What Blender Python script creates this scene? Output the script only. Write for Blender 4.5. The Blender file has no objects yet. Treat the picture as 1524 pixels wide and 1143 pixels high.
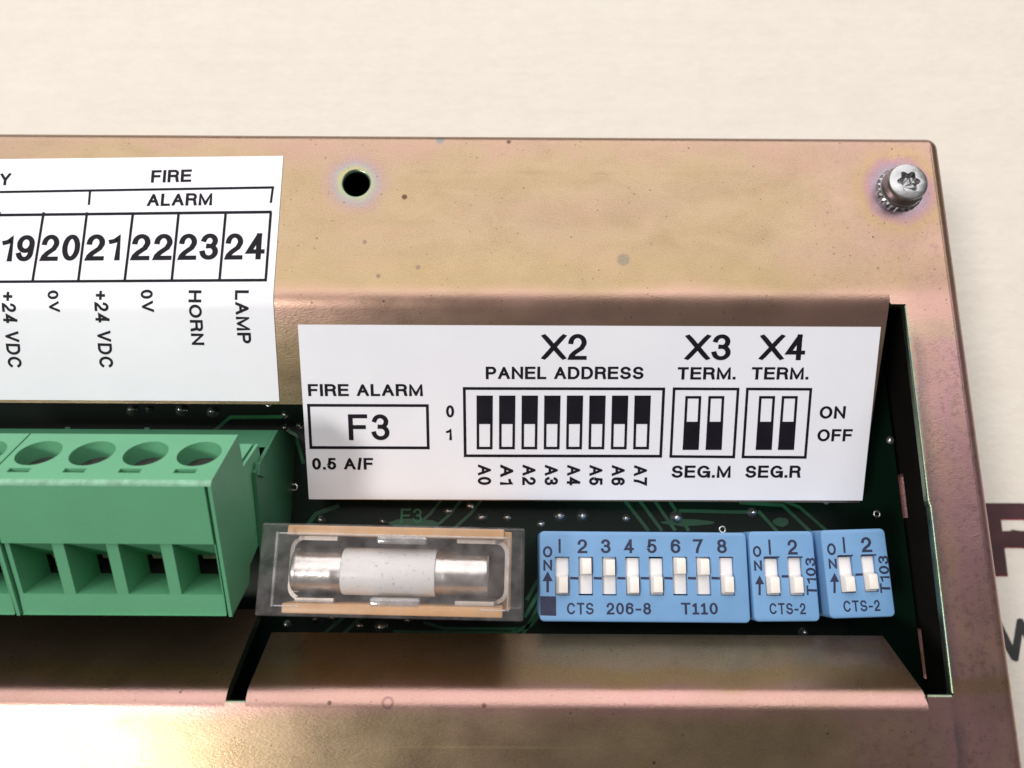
import bpy, bmesh, math, random
from mathutils import Vector, Matrix
from mathutils.geometry import tessellate_polygon
random.seed(7)
PI = math.pi
S = 0.1                       # one Blender unit is one centimetre; everything below is written in millimetres
sc = bpy.context.scene
COL = sc.collection

# ------------------------------------------------------------------ camera
F_PX, IW, IH = 1150.0, 1524.0, 1143.0
TILT, ROLL, CAM_H = math.radians(12.0), math.radians(0.33), 80.0
cam = bpy.data.cameras.new('camera')
cam.sensor_fit = 'HORIZONTAL'
cam.sensor_width = 36.0
cam.lens = F_PX / IW * 36.0
cam.clip_start, cam.clip_end = 0.05, 2000.0
cam.dof.use_dof = True
cam.dof.focus_distance = 8.45
cam.dof.aperture_fstop = 0.28      # about a millimetre of aperture at this scale
cam_ob = bpy.data.objects.new('camera', cam)
COL.objects.link(cam_ob)
_F = Vector((0, math.sin(TILT), -math.cos(TILT)))
_U = Vector((0, math.cos(TILT), math.sin(TILT)))
_R = Vector((1, 0, 0))
_c, _s = math.cos(ROLL), math.sin(ROLL)
cam_right = _c * _R + _s * _U
cam_up = -_s * _R + _c * _U
m = Matrix((cam_right, cam_up, -_F)).transposed().to_4x4()
m.translation = Vector((0, 0, CAM_H * S))
cam_ob.matrix_world = m
sc.camera = cam_ob

# ------------------------------------------------------------------ world and lamps
world = bpy.data.worlds.new('World')
sc.world = world
world.use_nodes = True
world.node_tree.nodes['Background'].inputs[0].default_value = (1.0, 0.95, 0.92, 1)
world.node_tree.nodes['Background'].inputs[1].default_value = 0.14


def lamp(name, loc, target, sx, sy, radiance, col):
    li = bpy.data.lights.new(name, 'AREA')
    li.shape = 'RECTANGLE'
    li.size, li.size_y = sx, sy
    li.energy = radiance * PI * sx * sy
    li.color = col
    o = bpy.data.objects.new(name, li)
    o.location = loc
    o.rotation_euler = (Vector(target) - Vector(loc)).to_track_quat('-Z', 'Y').to_euler()
    COL.objects.link(o)
    return o


lamp('window_light', (-8, 80, 90), (0, 0, 0), 210, 166, 2.35, (1.0, 0.97, 0.955))
lamp('ceiling_lamp', (-76, -36, 120), (-4, -2, 0), 30, 16, 72.0, (1.0, 0.965, 0.91))

sc.view_settings.view_transform = 'Standard'
sc.view_settings.look = 'None'
sc.view_settings.exposure = 0.0
sc.view_settings.gamma = 1.0
sc.cycles.max_bounces = 10
sc.cycles.transparent_max_bounces = 24
sc.cycles.caustics_reflective = False
sc.cycles.caustics_refractive = False
sc.cycles.sample_clamp_indirect = 6.0


# ------------------------------------------------------------------ where things stand: photo pixel -> point on a real plane
def ray(x, y):
    a = (x - IW / 2) / F_PX
    b = -(y - IH / 2) / F_PX
    return _F + (a * _c - b * _s) * _R + (a * _s + b * _c) * _U


def on_z(x, y, z):
    r = ray(x, y)
    t = (z - CAM_H) / r.z
    return Vector((r.x * t, r.y * t, z))


# ------------------------------------------------------------------ materials
def new_mat(name):
    mt = bpy.data.materials.new(name)
    mt.use_nodes = True
    nt = mt.node_tree
    return mt, nt, nt.nodes['Principled BSDF'], nt.nodes, nt.links


def coords(nodes, links, scale=(1, 1, 1), loc=(0, 0, 0)):
    tc = nodes.new('ShaderNodeTexCoord')
    mp = nodes.new('ShaderNodeMapping')
    mp.inputs['Scale'].default_value = scale
    mp.inputs['Location'].default_value = loc
    links.new(tc.outputs['Object'], mp.inputs['Vector'])
    return mp.outputs['Vector']


def noise(nodes, links, vec, scale, detail=4, rough=0.55, dist=0.0):
    n = nodes.new('ShaderNodeTexNoise')
    n.inputs['Scale'].default_value = scale
    n.inputs['Detail'].default_value = detail
    n.inputs['Roughness'].default_value = rough
    n.inputs['Distortion'].default_value = dist
    links.new(vec, n.inputs['Vector'])
    return n.outputs['Fac']


def ramp(nodes, links, fac, stops, interp='LINEAR'):
    r = nodes.new('ShaderNodeValToRGB')
    r.color_ramp.interpolation = interp
    els = r.color_ramp.elements
    while len(els) > 1:
        els.remove(els[-1])
    els[0].position = stops[0][0]
    els[0].color = (*stops[0][1], stops[0][2] if len(stops[0]) > 2 else 1)
    for st in stops[1:]:
        e = els.new(st[0])
        e.color = (*st[1], st[2] if len(st) > 2 else 1)
    links.new(fac, r.inputs['Fac'])
    return r


def mixc(nodes, links, fac, a, b, mode='MIX'):
    mx = nodes.new('ShaderNodeMix')
    mx.data_type = 'RGBA'
    mx.blend_type = mode
    for inp, v in ((mx.inputs[0], fac), (mx.inputs[6], a), (mx.inputs[7], b)):
        if isinstance(v, (int, float)):
            inp.default_value = v
        elif isinstance(v, tuple):
            inp.default_value = (*v, 1) if len(v) == 3 else v
        else:
            links.new(v, inp)
    return mx.outputs[2]


def math_n(nodes, links, op, a, b=None, clamp=False):
    n = nodes.new('ShaderNodeMath')
    n.operation = op
    n.use_clamp = clamp
    for k, v in enumerate((a, b)):
        if v is None:
            continue
        if isinstance(v, (int, float)):
            n.inputs[k].default_value = v
        else:
            links.new(v, n.inputs[k])
    return n.outputs[0]


def bump(nodes, links, bsdf, height, strength, dist):
    b = nodes.new('ShaderNodeBump')
    b.inputs['Strength'].default_value = strength
    b.inputs['Distance'].default_value = dist
    links.new(height, b.inputs['Height'])
    links.new(b.outputs['Normal'], bsdf.inputs['Normal'])


def plain(name, col, rough=0.5, metal=0.0, vary=0.08, scale=3.0, bmp=0.0, bscale=40, spec=0.5, specks=None):
    mt, nt, p, N, L = new_mat(name)
    v = coords(N, L)
    n = noise(N, L, v, scale, 6, 0.6)
    lo = tuple(c * (1 - vary) for c in col)
    hi = tuple(min(1, c * (1 + vary)) for c in col)
    c = ramp(N, L, n, [(0.3, lo), (0.7, hi)]).outputs[0]
    if specks:
        sn = noise(N, L, v, specks[0], 2, 0.5)
        sf = ramp(N, L, sn, [(specks[1], (0, 0, 0)), (specks[1] + 0.05, (1, 1, 1))]).outputs[0]
        c = mixc(N, L, sf, c, specks[2])
    L.new(c, p.inputs['Base Color'])
    p.inputs['Roughness'].default_value = rough
    p.inputs['Metallic'].default_value = metal
    p.inputs['Specular IOR Level'].default_value = spec
    if bmp:
        bump(N, L, p, noise(N, L, v, bscale, 4, 0.6), bmp, 0.02)
    return mt


HOLE = Vector((-17.59, 39.87, 0))
SCREW = Vector((43.2, 39.43, 0))


def zinc_material(edge=False):
    """yellow-passivated zinc: thin interference film whose tint drifts over the sheet"""
    mt, nt, p, N, L = new_mat('yellow_zinc_cut_edge' if edge else 'yellow_zinc')
    v = coords(N, L)
    sep = N.new('ShaderNodeSeparateXYZ')
    L.new(v, sep.inputs[0])
    big = noise(N, L, coords(N, L, (0.35, 0.9, 0.9)), 0.8, 3, 0.5, 0.4)
    base = ramp(N, L, big, [(0.28, (0.70, 0.52, 0.41)), (0.42, (0.74, 0.58, 0.42)), (0.55, (0.74, 0.585, 0.40)),
                            (0.68, (0.72, 0.545, 0.43)), (0.8, (0.70, 0.59, 0.43))]).outputs[0]
    med = noise(N, L, coords(N, L, (0.7, 1.2, 1), (5, 2, 0)), 2.6, 5, 0.62, 0.6)
    base = mixc(N, L, ramp(N, L, med, [(0.42, (0, 0, 0)), (0.68, (0.6, 0.6, 0.6))]).outputs[0], base, (0.58, 0.455, 0.30))
    med2 = noise(N, L, coords(N, L, (0.6, 1.3, 1), (1, 7, 0)), 1.7, 4, 0.6, 0.5)
    base = mixc(N, L, ramp(N, L, med2, [(0.5, (0, 0, 0)), (0.7, (0.32, 0.32, 0.32))]).outputs[0], base, (0.86, 0.53, 0.46))
    top = N.new('ShaderNodeMapRange')
    L.new(math_n(N, L, 'ADD', sep.outputs['Y'], math_n(N, L, 'MULTIPLY', math_n(N, L, 'SUBTRACT', med2, 0.5), 0.9)), top.inputs[0])
    top.inputs[1].default_value = 4.2
    top.inputs[2].default_value = 4.62
    base = mixc(N, L, math_n(N, L, 'MULTIPLY', top.outputs[0], 0.55), base, (0.84, 0.54, 0.52))
    # film pinker towards the folded right-hand strip, also brightened in place of reflected light
    n2 = noise(N, L, coords(N, L, (1.0, 0.5, 1.0), (3, 1, 0)), 0.9, 3, 0.5)
    xs = math_n(N, L, 'ADD', sep.outputs['X'], math_n(N, L, 'MULTIPLY', math_n(N, L, 'SUBTRACT', n2, 0.5), 1.8))
    xr = N.new('ShaderNodeMapRange')
    L.new(xs, xr.inputs[0])
    xr.inputs[1].default_value = 3.1
    xr.inputs[2].default_value = 4.6
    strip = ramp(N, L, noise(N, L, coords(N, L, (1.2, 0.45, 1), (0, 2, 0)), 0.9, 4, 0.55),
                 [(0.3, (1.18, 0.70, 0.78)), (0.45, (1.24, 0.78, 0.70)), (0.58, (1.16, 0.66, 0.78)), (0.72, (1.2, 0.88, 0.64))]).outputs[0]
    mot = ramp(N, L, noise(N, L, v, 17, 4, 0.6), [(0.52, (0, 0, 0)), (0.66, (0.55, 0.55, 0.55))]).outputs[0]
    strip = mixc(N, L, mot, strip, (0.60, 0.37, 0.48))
    band = ramp(N, L, math_n(N, L, 'ADD', math_n(N, L, 'SUBTRACT', sep.outputs['X'], 4.26), math_n(N, L, 'MULTIPLY', math_n(N, L, 'SUBTRACT', noise(N, L, v, 2.5, 4), 0.5), 0.12)), [(0.02, (0, 0, 0)), (0.05, (0.7, 0.7, 0.7)), (0.10, (0.35, 0.35, 0.35)), (0.16, (0, 0, 0))]).outputs[0]
    bl = N.new('ShaderNodeMapRange')
    L.new(sep.outputs['Y'], bl.inputs[0])
    bl.inputs[1].default_value = 2.75
    bl.inputs[2].default_value = 2.3
    band = math_n(N, L, 'MULTIPLY', band, bl.outputs[0])
    strip = mixc(N, L, band, strip, (0.36, 0.34, 0.50))
    yr = N.new('ShaderNodeMapRange')
    L.new(sep.outputs['Y'], yr.inputs[0])
    yr.inputs[1].default_value = 4.2
    yr.inputs[2].default_value = 1.5
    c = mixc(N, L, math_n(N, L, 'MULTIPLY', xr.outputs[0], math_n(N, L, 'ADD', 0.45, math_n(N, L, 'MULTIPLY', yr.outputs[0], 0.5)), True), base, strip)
    # pink film on the folds (stretched coating), upper tints brightened as painted highlight
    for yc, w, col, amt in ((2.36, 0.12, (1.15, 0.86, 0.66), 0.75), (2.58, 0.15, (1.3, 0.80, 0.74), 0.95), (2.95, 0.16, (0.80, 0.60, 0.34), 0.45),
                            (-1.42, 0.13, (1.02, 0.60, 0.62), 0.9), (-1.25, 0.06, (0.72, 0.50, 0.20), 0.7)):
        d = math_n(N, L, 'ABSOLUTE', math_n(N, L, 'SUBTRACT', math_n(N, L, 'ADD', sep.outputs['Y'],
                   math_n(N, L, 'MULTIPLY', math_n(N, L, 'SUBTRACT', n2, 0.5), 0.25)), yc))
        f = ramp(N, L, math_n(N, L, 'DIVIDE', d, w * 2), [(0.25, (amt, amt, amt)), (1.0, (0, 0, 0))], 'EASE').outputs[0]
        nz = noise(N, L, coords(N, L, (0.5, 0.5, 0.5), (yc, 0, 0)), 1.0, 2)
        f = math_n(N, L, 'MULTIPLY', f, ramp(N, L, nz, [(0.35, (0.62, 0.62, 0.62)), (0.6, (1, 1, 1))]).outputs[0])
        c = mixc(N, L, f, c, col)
    # rings of other film thickness round the punched hole and the screw
    wob = math_n(N, L, 'MULTIPLY', math_n(N, L, 'SUBTRACT', noise(N, L, v, 4.0, 3), 0.5), 0.12)
    for centre, stops in ((HOLE, [(0.17, (0.80, 0.72, 0.34), 0.9), (0.205, (0.55, 0.66, 0.62), 0.8), (0.25, (0.55, 0.52, 0.66), 0.7),
                                  (0.31, (0.66, 0.46, 0.52), 0.55), (0.42, (0.72, 0.52, 0.42), 0.25), (0.6, (0.74, 0.56, 0.42), 0.0)]),
                          (SCREW, [(0.22, (0.50, 0.56, 0.70), 0.9), (0.31, (0.55, 0.42, 0.66), 0.75), (0.38, (0.70, 0.40, 0.52), 0.65),
                                   (0.46, (0.78, 0.58, 0.28), 0.45), (0.7, (0.72, 0.5, 0.45), 0.0)])):
        vm = N.new('ShaderNodeVectorMath')
        vm.operation = 'DISTANCE'
        L.new(v, vm.inputs[0])
        vm.inputs[1].default_value = (centre.x * S, centre.y * S, 3.8)
        dd = math_n(N, L, 'ADD', vm.outputs['Value'], wob)
        r = ramp(N, L, dd, stops)
        c = mixc(N, L, r.outputs[1], c, r.outputs[0])
    # stains and specks
    for x, y, r_, col in ((602, 293, 0.032, (0.10, 0.05, 0.045)), (928, 387, 0.075, (0.42, 0.40, 0.36)), (655, 208, 0.05, (0.42, 0.46, 0.52)),
                          (757, 211, 0.028, (0.16, 0.13, 0.10)), (563, 411, 0.03, (0.36, 0.30, 0.27)), (543, 360, 0.024, (0.4, 0.33, 0.27)),
                          (490, 1046, 0.02, (0.22, 0.15, 0.15)), (720, 1050, 0.02, (0.25, 0.17, 0.17)), (622, 398, 0.03, (0.42, 0.34, 0.3))):
        q = on_z(x, y, 0)
        vm = N.new('ShaderNodeVectorMath')
        vm.operation = 'DISTANCE'
        L.new(v, vm.inputs[0])
        vm.inputs[1].default_value = (q.x * S, q.y * S, 3.8)
        dd = math_n(N, L, 'ADD', vm.outputs['Value'], math_n(N, L, 'MULTIPLY', wob, 0.35))
        f = ramp(N, L, dd, [(r_ * 0.7, (0.85, 0.85, 0.85)), (r_ * 1.15, (0, 0, 0))]).outputs[0]
        c = mixc(N, L, f, c, col)
    # a dried drop ring on the lower fold
    q = on_z(577, 1046, 0)
    vm = N.new('ShaderNodeVectorMath')
    vm.operation = 'DISTANCE'
    L.new(v, vm.inputs[0])
    vm.inputs[1].default_value = (q.x * S, q.y * S, 3.8)
    f = ramp(N, L, vm.outputs['Value'], [(0.030, (0, 0, 0)), (0.042, (0.6, 0.6, 0.6)), (0.055, (0.6, 0.6, 0.6)), (0.066, (0, 0, 0))]).outputs[0]
    c = mixc(N, L, f, c, (0.30, 0.19, 0.24))
    # faint rolled line along the upper margin
    yl = math_n(N, L, 'ABSOLUTE', math_n(N, L, 'SUBTRACT', sep.outputs['Y'], 4.13))
    f = ramp(N, L, yl, [(0.008, (0.28, 0.28, 0.28)), (0.028, (0, 0, 0))]).outputs[0]
    f = math_n(N, L, 'MULTIPLY', f, ramp(N, L, noise(N, L, coords(N, L, (0.6, 0.05, 1)), 2.0, 3), [(0.45, (0, 0, 0)), (0.6, (1, 1, 1))]).outputs[0])
    c = mixc(N, L, f, c, (0.34, 0.27, 0.22))
    q = on_z(700, 1112, 0)
    yl = math_n(N, L, 'ABSOLUTE', math_n(N, L, 'SUBTRACT', sep.outputs['Y'], q.y * S))
    f = ramp(N, L, yl, [(0.004, (0.5, 0.5, 0.5)), (0.016, (0, 0, 0))]).outputs[0]
    f = math_n(N, L, 'MULTIPLY', f, ramp(N, L, math_n(N, L, 'ABSOLUTE', math_n(N, L, 'SUBTRACT', sep.outputs['X'], -0.2)), [(0.5, (1, 1, 1)), (1.1, (0, 0, 0))]).outputs[0])
    c = mixc(N, L, f, c, (1.0, 0.82, 0.5))
    fine = noise(N, L, v, 55, 3, 0.7)
    c = mixc(N, L, 0.32, c, ramp(N, L, fine, [(0.3, (0.35, 0.25, 0.2)), (0.7, (1.0, 0.88, 0.72))]).outputs[0], 'OVERLAY')
    sp = N.new('ShaderNodeTexVoronoi')
    sp.inputs['Scale'].default_value = 6.5
    L.new(v, sp.inputs['Vector'])
    rnd = N.new('ShaderNodeSeparateColor')
    L.new(sp.outputs['Color'], rnd.inputs[0])
    rad = math_n(N, L, 'MULTIPLY', math_n(N, L, 'MULTIPLY', rnd.outputs[0], rnd.outputs[0]), 0.10)
    f = math_n(N, L, 'LESS_THAN', sp.outputs['Distance'], rad)
    f = math_n(N, L, 'MULTIPLY', f, math_n(N, L, 'MULTIPLY', rnd.outputs[1], 0.9))
    c = mixc(N, L, f, c, (0.24, 0.17, 0.14))
    sp2 = N.new('ShaderNodeTexVoronoi')
    sp2.inputs['Scale'].default_value = 17.0
    L.new(v, sp2.inputs['Vector'])
    rnd2 = N.new('ShaderNodeSeparateColor')
    L.new(sp2.outputs['Color'], rnd2.inputs[0])
    f = math_n(N, L, 'LESS_THAN', sp2.outputs['Distance'], math_n(N, L, 'MULTIPLY', math_n(N, L, 'POWER', rnd2.outputs[0], 3.0), 0.20))
    clus = ramp(N, L, noise(N, L, coords(N, L, (1, 1, 1), (9, 3, 0)), 1.3, 3), [(0.4, (0.1, 0.1, 0.1)), (0.6, (0.6, 0.6, 0.6))]).outputs[0]
    c = mixc(N, L, math_n(N, L, 'MULTIPLY', f, clus), c, (0.20, 0.14, 0.11))
    if edge:
        e = ramp(N, L, noise(N, L, v, 3.0, 4, 0.6), [(0.3, (0.34, 0.62, 0.44)), (0.48, (0.55, 0.85, 0.60)), (0.6, (0.36, 0.66, 0.62)), (0.75, (0.85, 0.85, 0.45))]).outputs[0]
        c = mixc(N, L, 0.8, c, e)
    c = mixc(N, L, 1.0, c, (0.405, 0.388, 0.362), 'MULTIPLY')
    L.new(c, p.inputs['Base Color'])
    p.inputs['Metallic'].default_value = 0.93
    rr = ramp(N, L, noise(N, L, v, 2.2, 4), [(0.3, (0.26, 0.26, 0.26)), (0.7, (0.33, 0.33, 0.33))]).outputs[0]
    L.new(rr, p.inputs['Roughness'])
    rot = N.new('ShaderNodeMapping')
    rot.inputs['Rotation'].default_value = (0, 0, math.radians(-38))
    rot.inputs['Scale'].default_value = (1.0, 2.6, 1.0)
    L.new(v, rot.inputs['Vector'])
    h = noise(N, L, rot.outputs[0], 26, 5, 0.65)
    bump(N, L, p, h, 0.09, 0.02)
    return mt


def clear_plastic(name, tint, gloss=0.10, haze=0.05, haze_col=(0.6, 0.6, 0.62)):
    mt = bpy.data.materials.new(name)
    mt.use_nodes = True
    N, L = mt.node_tree.nodes, mt.node_tree.links
    N.clear()
    out = N.new('ShaderNodeOutputMaterial')
    tr = N.new('ShaderNodeBsdfTransparent')
    tr.inputs[0].default_value = (*tint, 1)
    gl = N.new('ShaderNodeBsdfGlossy')
    gl.inputs['Roughness'].default_value = 0.12
    gl.inputs[0].default_value = (1, 1, 1, 1)
    df = N.new('ShaderNodeBsdfDiffuse')
    df.inputs[0].default_value = (*haze_col, 1)
    fr = N.new('ShaderNodeFresnel')
    fr.inputs[0].default_value = 1.49
    sc_ = N.new('ShaderNodeMath')
    sc_.operation = 'MULTIPLY'
    sc_.inputs[1].default_value = gloss / 0.04
    L.new(fr.outputs[0], sc_.inputs[0])
    mn = N.new('ShaderNodeMath')
    mn.operation = 'MINIMUM'
    mn.inputs[1].default_value = gloss * 1.8
    L.new(sc_.outputs[0], mn.inputs[0])
    sc_ = mn
    tc = N.new('ShaderNodeTexCoord')
    nz = noise(N, L, tc.outputs['Object'], 6, 5, 0.6)
    hz = ramp(N, L, nz, [(0.35, (haze * 0.5,) * 3), (0.7, (haze * 1.6,) * 3)]).outputs[0]
    m1 = N.new('ShaderNodeMixShader')
    L.new(hz, m1.inputs[0])
    L.new(tr.outputs[0], m1.inputs[1])
    L.new(df.outputs[0], m1.inputs[2])
    m2 = N.new('ShaderNodeMixShader')
    L.new(sc_.outputs[0], m2.inputs[0])
    L.new(m1.outputs[0], m2.inputs[1])
    L.new(gl.outputs[0], m2.inputs[2])
    L.new(m2.outputs[0], out.inputs[0])
    return mt


def tabletop_material():
    mt, nt, p, N, L = new_mat('cream_table_sheet')
    v = coords(N, L)
    a = noise(N, L, coords(N, L, (0.10, 0.55, 1)), 1.6, 5, 0.6, 0.3)
    b = noise(N, L, v, 3.0, 5, 0.6)
    c = ramp(N, L, a, [(0.25, (0.675, 0.62, 0.545)), (0.5, (0.70, 0.65, 0.58)), (0.75, (0.695, 0.635, 0.58))]).outputs[0]
    c = mixc(N, L, 0.25, c, ramp(N, L, b, [(0.3, (0.62, 0.575, 0.51)), (0.7, (0.77, 0.725, 0.66))]).outputs[0])
    g = noise(N, L, coords(N, L, (0.06, 2.4, 1)), 2.2, 5, 0.65, 0.2)
    c = mixc(N, L, 0.10, c, ramp(N, L, g, [(0.3, (0.60, 0.53, 0.45)), (0.55, (0.72, 0.67, 0.59)), (0.8, (0.76, 0.71, 0.64))]).outputs[0])
    sp = N.new('ShaderNodeTexVoronoi')
    sp.inputs['Scale'].default_value = 0.9
    L.new(v, sp.inputs['Vector'])
    rnd = N.new('ShaderNodeSeparateColor')
    L.new(sp.outputs['Color'], rnd.inputs[0])
    f = math_n(N, L, 'LESS_THAN', sp.outputs['Distance'], math_n(N, L, 'MULTIPLY', rnd.outputs[0], 0.03))
    c = mixc(N, L, math_n(N, L, 'MULTIPLY', f, 0.4), c, (0.55, 0.38, 0.34))
    L.new(c, p.inputs['Base Color'])
    p.inputs['Roughness'].default_value = 0.6
    p.inputs['Specular IOR Level'].default_value = 0.3
    bump(N, L, p, mixc(N, L, 0.5, noise(N, L, coords(N, L, (1, 1.4, 1)), 5, 6, 0.65), a), 0.6, 0.05)
    return mt


def label_material():
    mt, nt, p, N, L = new_mat('white_label_film')
    v = coords(N, L)
    c = ramp(N, L, noise(N, L, v, 1.5, 5), [(0.3, (0.80, 0.805, 0.87)), (0.7, (0.835, 0.84, 0.905))]).outputs[0]
    sp = N.new('ShaderNodeTexVoronoi')
    sp.inputs['Scale'].default_value = 3.2
    L.new(v, sp.inputs['Vector'])
    rnd = N.new('ShaderNodeSeparateColor')
    L.new(sp.outputs['Color'], rnd.inputs[0])
    f = math_n(N, L, 'LESS_THAN', sp.outputs['Distance'], math_n(N, L, 'MULTIPLY', math_n(N, L, 'POWER', rnd.outputs[0], 4.0), 0.045))
    c = mixc(N, L, math_n(N, L, 'MULTIPLY', f, 0.7), c, (0.2, 0.18, 0.18))
    L.new(c, p.inputs['Base Color'])
    p.inputs['Roughness'].default_value = 0.32
    bump(N, L, p, noise(N, L, v, 2.0, 3), 0.06, 0.03)
    return mt


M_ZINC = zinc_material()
M_EDGE = zinc_material(True)
M_LABEL = label_material()
M_INK = plain('black_print', (0.010, 0.009, 0.014), 0.5, vary=0.3, spec=0.12)
M_INTERIOR = plain('shaded_inner_steel', (0.009, 0.008, 0.007), 0.7, vary=0.3, spec=0.2)  # near-black colour paints in the shade inside the housing
M_GREEN = plain('green_plastic', (0.118, 0.375, 0.205), 0.42, vary=0.06, scale=1.2, bmp=0.12, bscale=30)
M_GREEN_WORN = plain('worn_green_plastic', (0.21, 0.43, 0.29), 0.6, vary=0.28, scale=9, bmp=0.3, bscale=30)
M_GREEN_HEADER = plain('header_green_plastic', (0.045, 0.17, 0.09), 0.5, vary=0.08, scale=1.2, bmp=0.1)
M_CAVITY = plain('cavity_shade', (0.012, 0.012, 0.010), 0.8, vary=0.3)  # shade painted as near-black on the plug's recess floors
M_STEEL = plain('bright_zinc_steel', (0.38, 0.38, 0.39), 0.31, 1.0, vary=0.25, scale=6, bmp=0.1, bscale=25)
M_CLAMP_SCREW = plain('dull_clamp_screw', (0.028, 0.03, 0.024), 0.5, 0.3, vary=0.6, scale=12)
M_CLAMP = plain('clamp_steel', (0.66, 0.46, 0.36), 0.45, 0.5, vary=0.3, scale=8)
M_TIN = plain('tinned_brass', (0.70, 0.655, 0.63), 0.30, 1.0, vary=0.14, scale=7, bmp=0.2, bscale=11)
M_CERAMIC = plain('white_ceramic', (0.80, 0.79, 0.79), 0.4, vary=0.04, scale=4, specks=(24, 0.64, (0.55, 0.55, 0.58)))
M_AMBER = plain('amber_plastic', (0.60, 0.335, 0.15), 0.4, vary=0.12, scale=3)
M_BROWN = plain('brown_plastic', (0.24, 0.12, 0.08), 0.5, vary=0.15, scale=3)
M_CLIP = plain('tinned_clip', (0.66, 0.58, 0.52), 0.38, 0.9, vary=0.15, scale=8)
M_BLUE = plain('blue_plastic', (0.155, 0.315, 0.55), 0.42, vary=0.05, scale=3, bmp=0.08, bscale=35, specks=(22, 0.76, (0.10, 0.2, 0.42)))
M_BLUE_INK = plain('dark_blue_print', (0.014, 0.018, 0.055), 0.5, vary=0.3, scale=10)
M_WHITE_SL = plain('white_slider', (0.76, 0.73, 0.73), 0.45, vary=0.05, scale=6, specks=(30, 0.74, (0.5, 0.45, 0.42)))
M_KNOB = plain('ivory_slider_knob', (0.81, 0.75, 0.70), 0.45, vary=0.06, scale=9)
M_PCB = plain('green_solder_mask', (0.0022, 0.011, 0.0065), 0.32, vary=0.25, scale=1.5, spec=0.22)
M_TRACE = plain('masked_copper', (0.014, 0.105, 0.045), 0.32, vary=0.25, scale=3)
M_TRACE_LT = plain('bright_masked_copper', (0.02, 0.24, 0.075), 0.32, vary=0.2, scale=3)
M_SILK = plain('faded_silk_print', (0.10, 0.13, 0.12), 0.5, vary=0.25, scale=6)
M_SOLDER = plain('solder', (0.93, 0.91, 0.88), 0.2, 0.9, vary=0.15, scale=20, bmp=0.25, bscale=14)
M_CLEAR = clear_plastic('clear_cover_plastic', (0.97, 0.965, 0.967), 0.03, 0.085, (0.66, 0.63, 0.63))
M_CLEAR_EDGE = clear_plastic('clear_cover_edge', (0.86, 0.855, 0.86), 0.0, 0.06, (0.5, 0.49, 0.5))
M_CLEAR_IN = clear_plastic('clear_cover_inside', (0.975, 0.97, 0.972), 0.004, 0.03, (0.66, 0.64, 0.65))
M_CLEAR_RIM = clear_plastic('clear_cover_rim', (0.86, 0.86, 0.87), 0.12, 0.26, (0.78, 0.77, 0.78))
M_TABLE = tabletop_material()
M_PRINT_DK = plain('dark_maroon_print', (0.045, 0.012, 0.016), 0.6, vary=0.3)
M_PRINT_RED = plain('red_print', (0.32, 0.012, 0.035), 0.6, vary=0.2)
M_PRINT_GR = plain('charcoal_print', (0.025, 0.025, 0.028), 0.6, vary=0.3)


# ------------------------------------------------------------------ building helpers
def link_mesh(name, verts, faces, mat, parent=None, origin=Vector((0, 0, 0)), smooth=False, mats=None, fmat=None):
    me = bpy.data.meshes.new(name)
    me.from_pydata([((Vector(v) - origin) * S)[:] for v in verts], [], faces)
    for mm in (mats or [mat]):
        me.materials.append(mm)
    if fmat:
        for pl, k in zip(me.polygons, fmat):
            pl.material_index = k
    if smooth:
        for pl in me.polygons:
            pl.use_smooth = True
    me.validate()
    me.update()
    o = bpy.data.objects.new(name, me)
    COL.objects.link(o)
    o.parent = parent
    return o


def thing(name, label, cat, loc=(0, 0, 0), rot=(0, 0, 0), group=None):
    o = bpy.data.objects.new(name, None)
    o.empty_display_size = 0.3
    COL.objects.link(o)
    o.location = Vector(loc) * S
    o.rotation_euler = rot
    o['label'], o['category'] = label, cat
    if group:
        o['group'] = group
    return o


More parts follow.
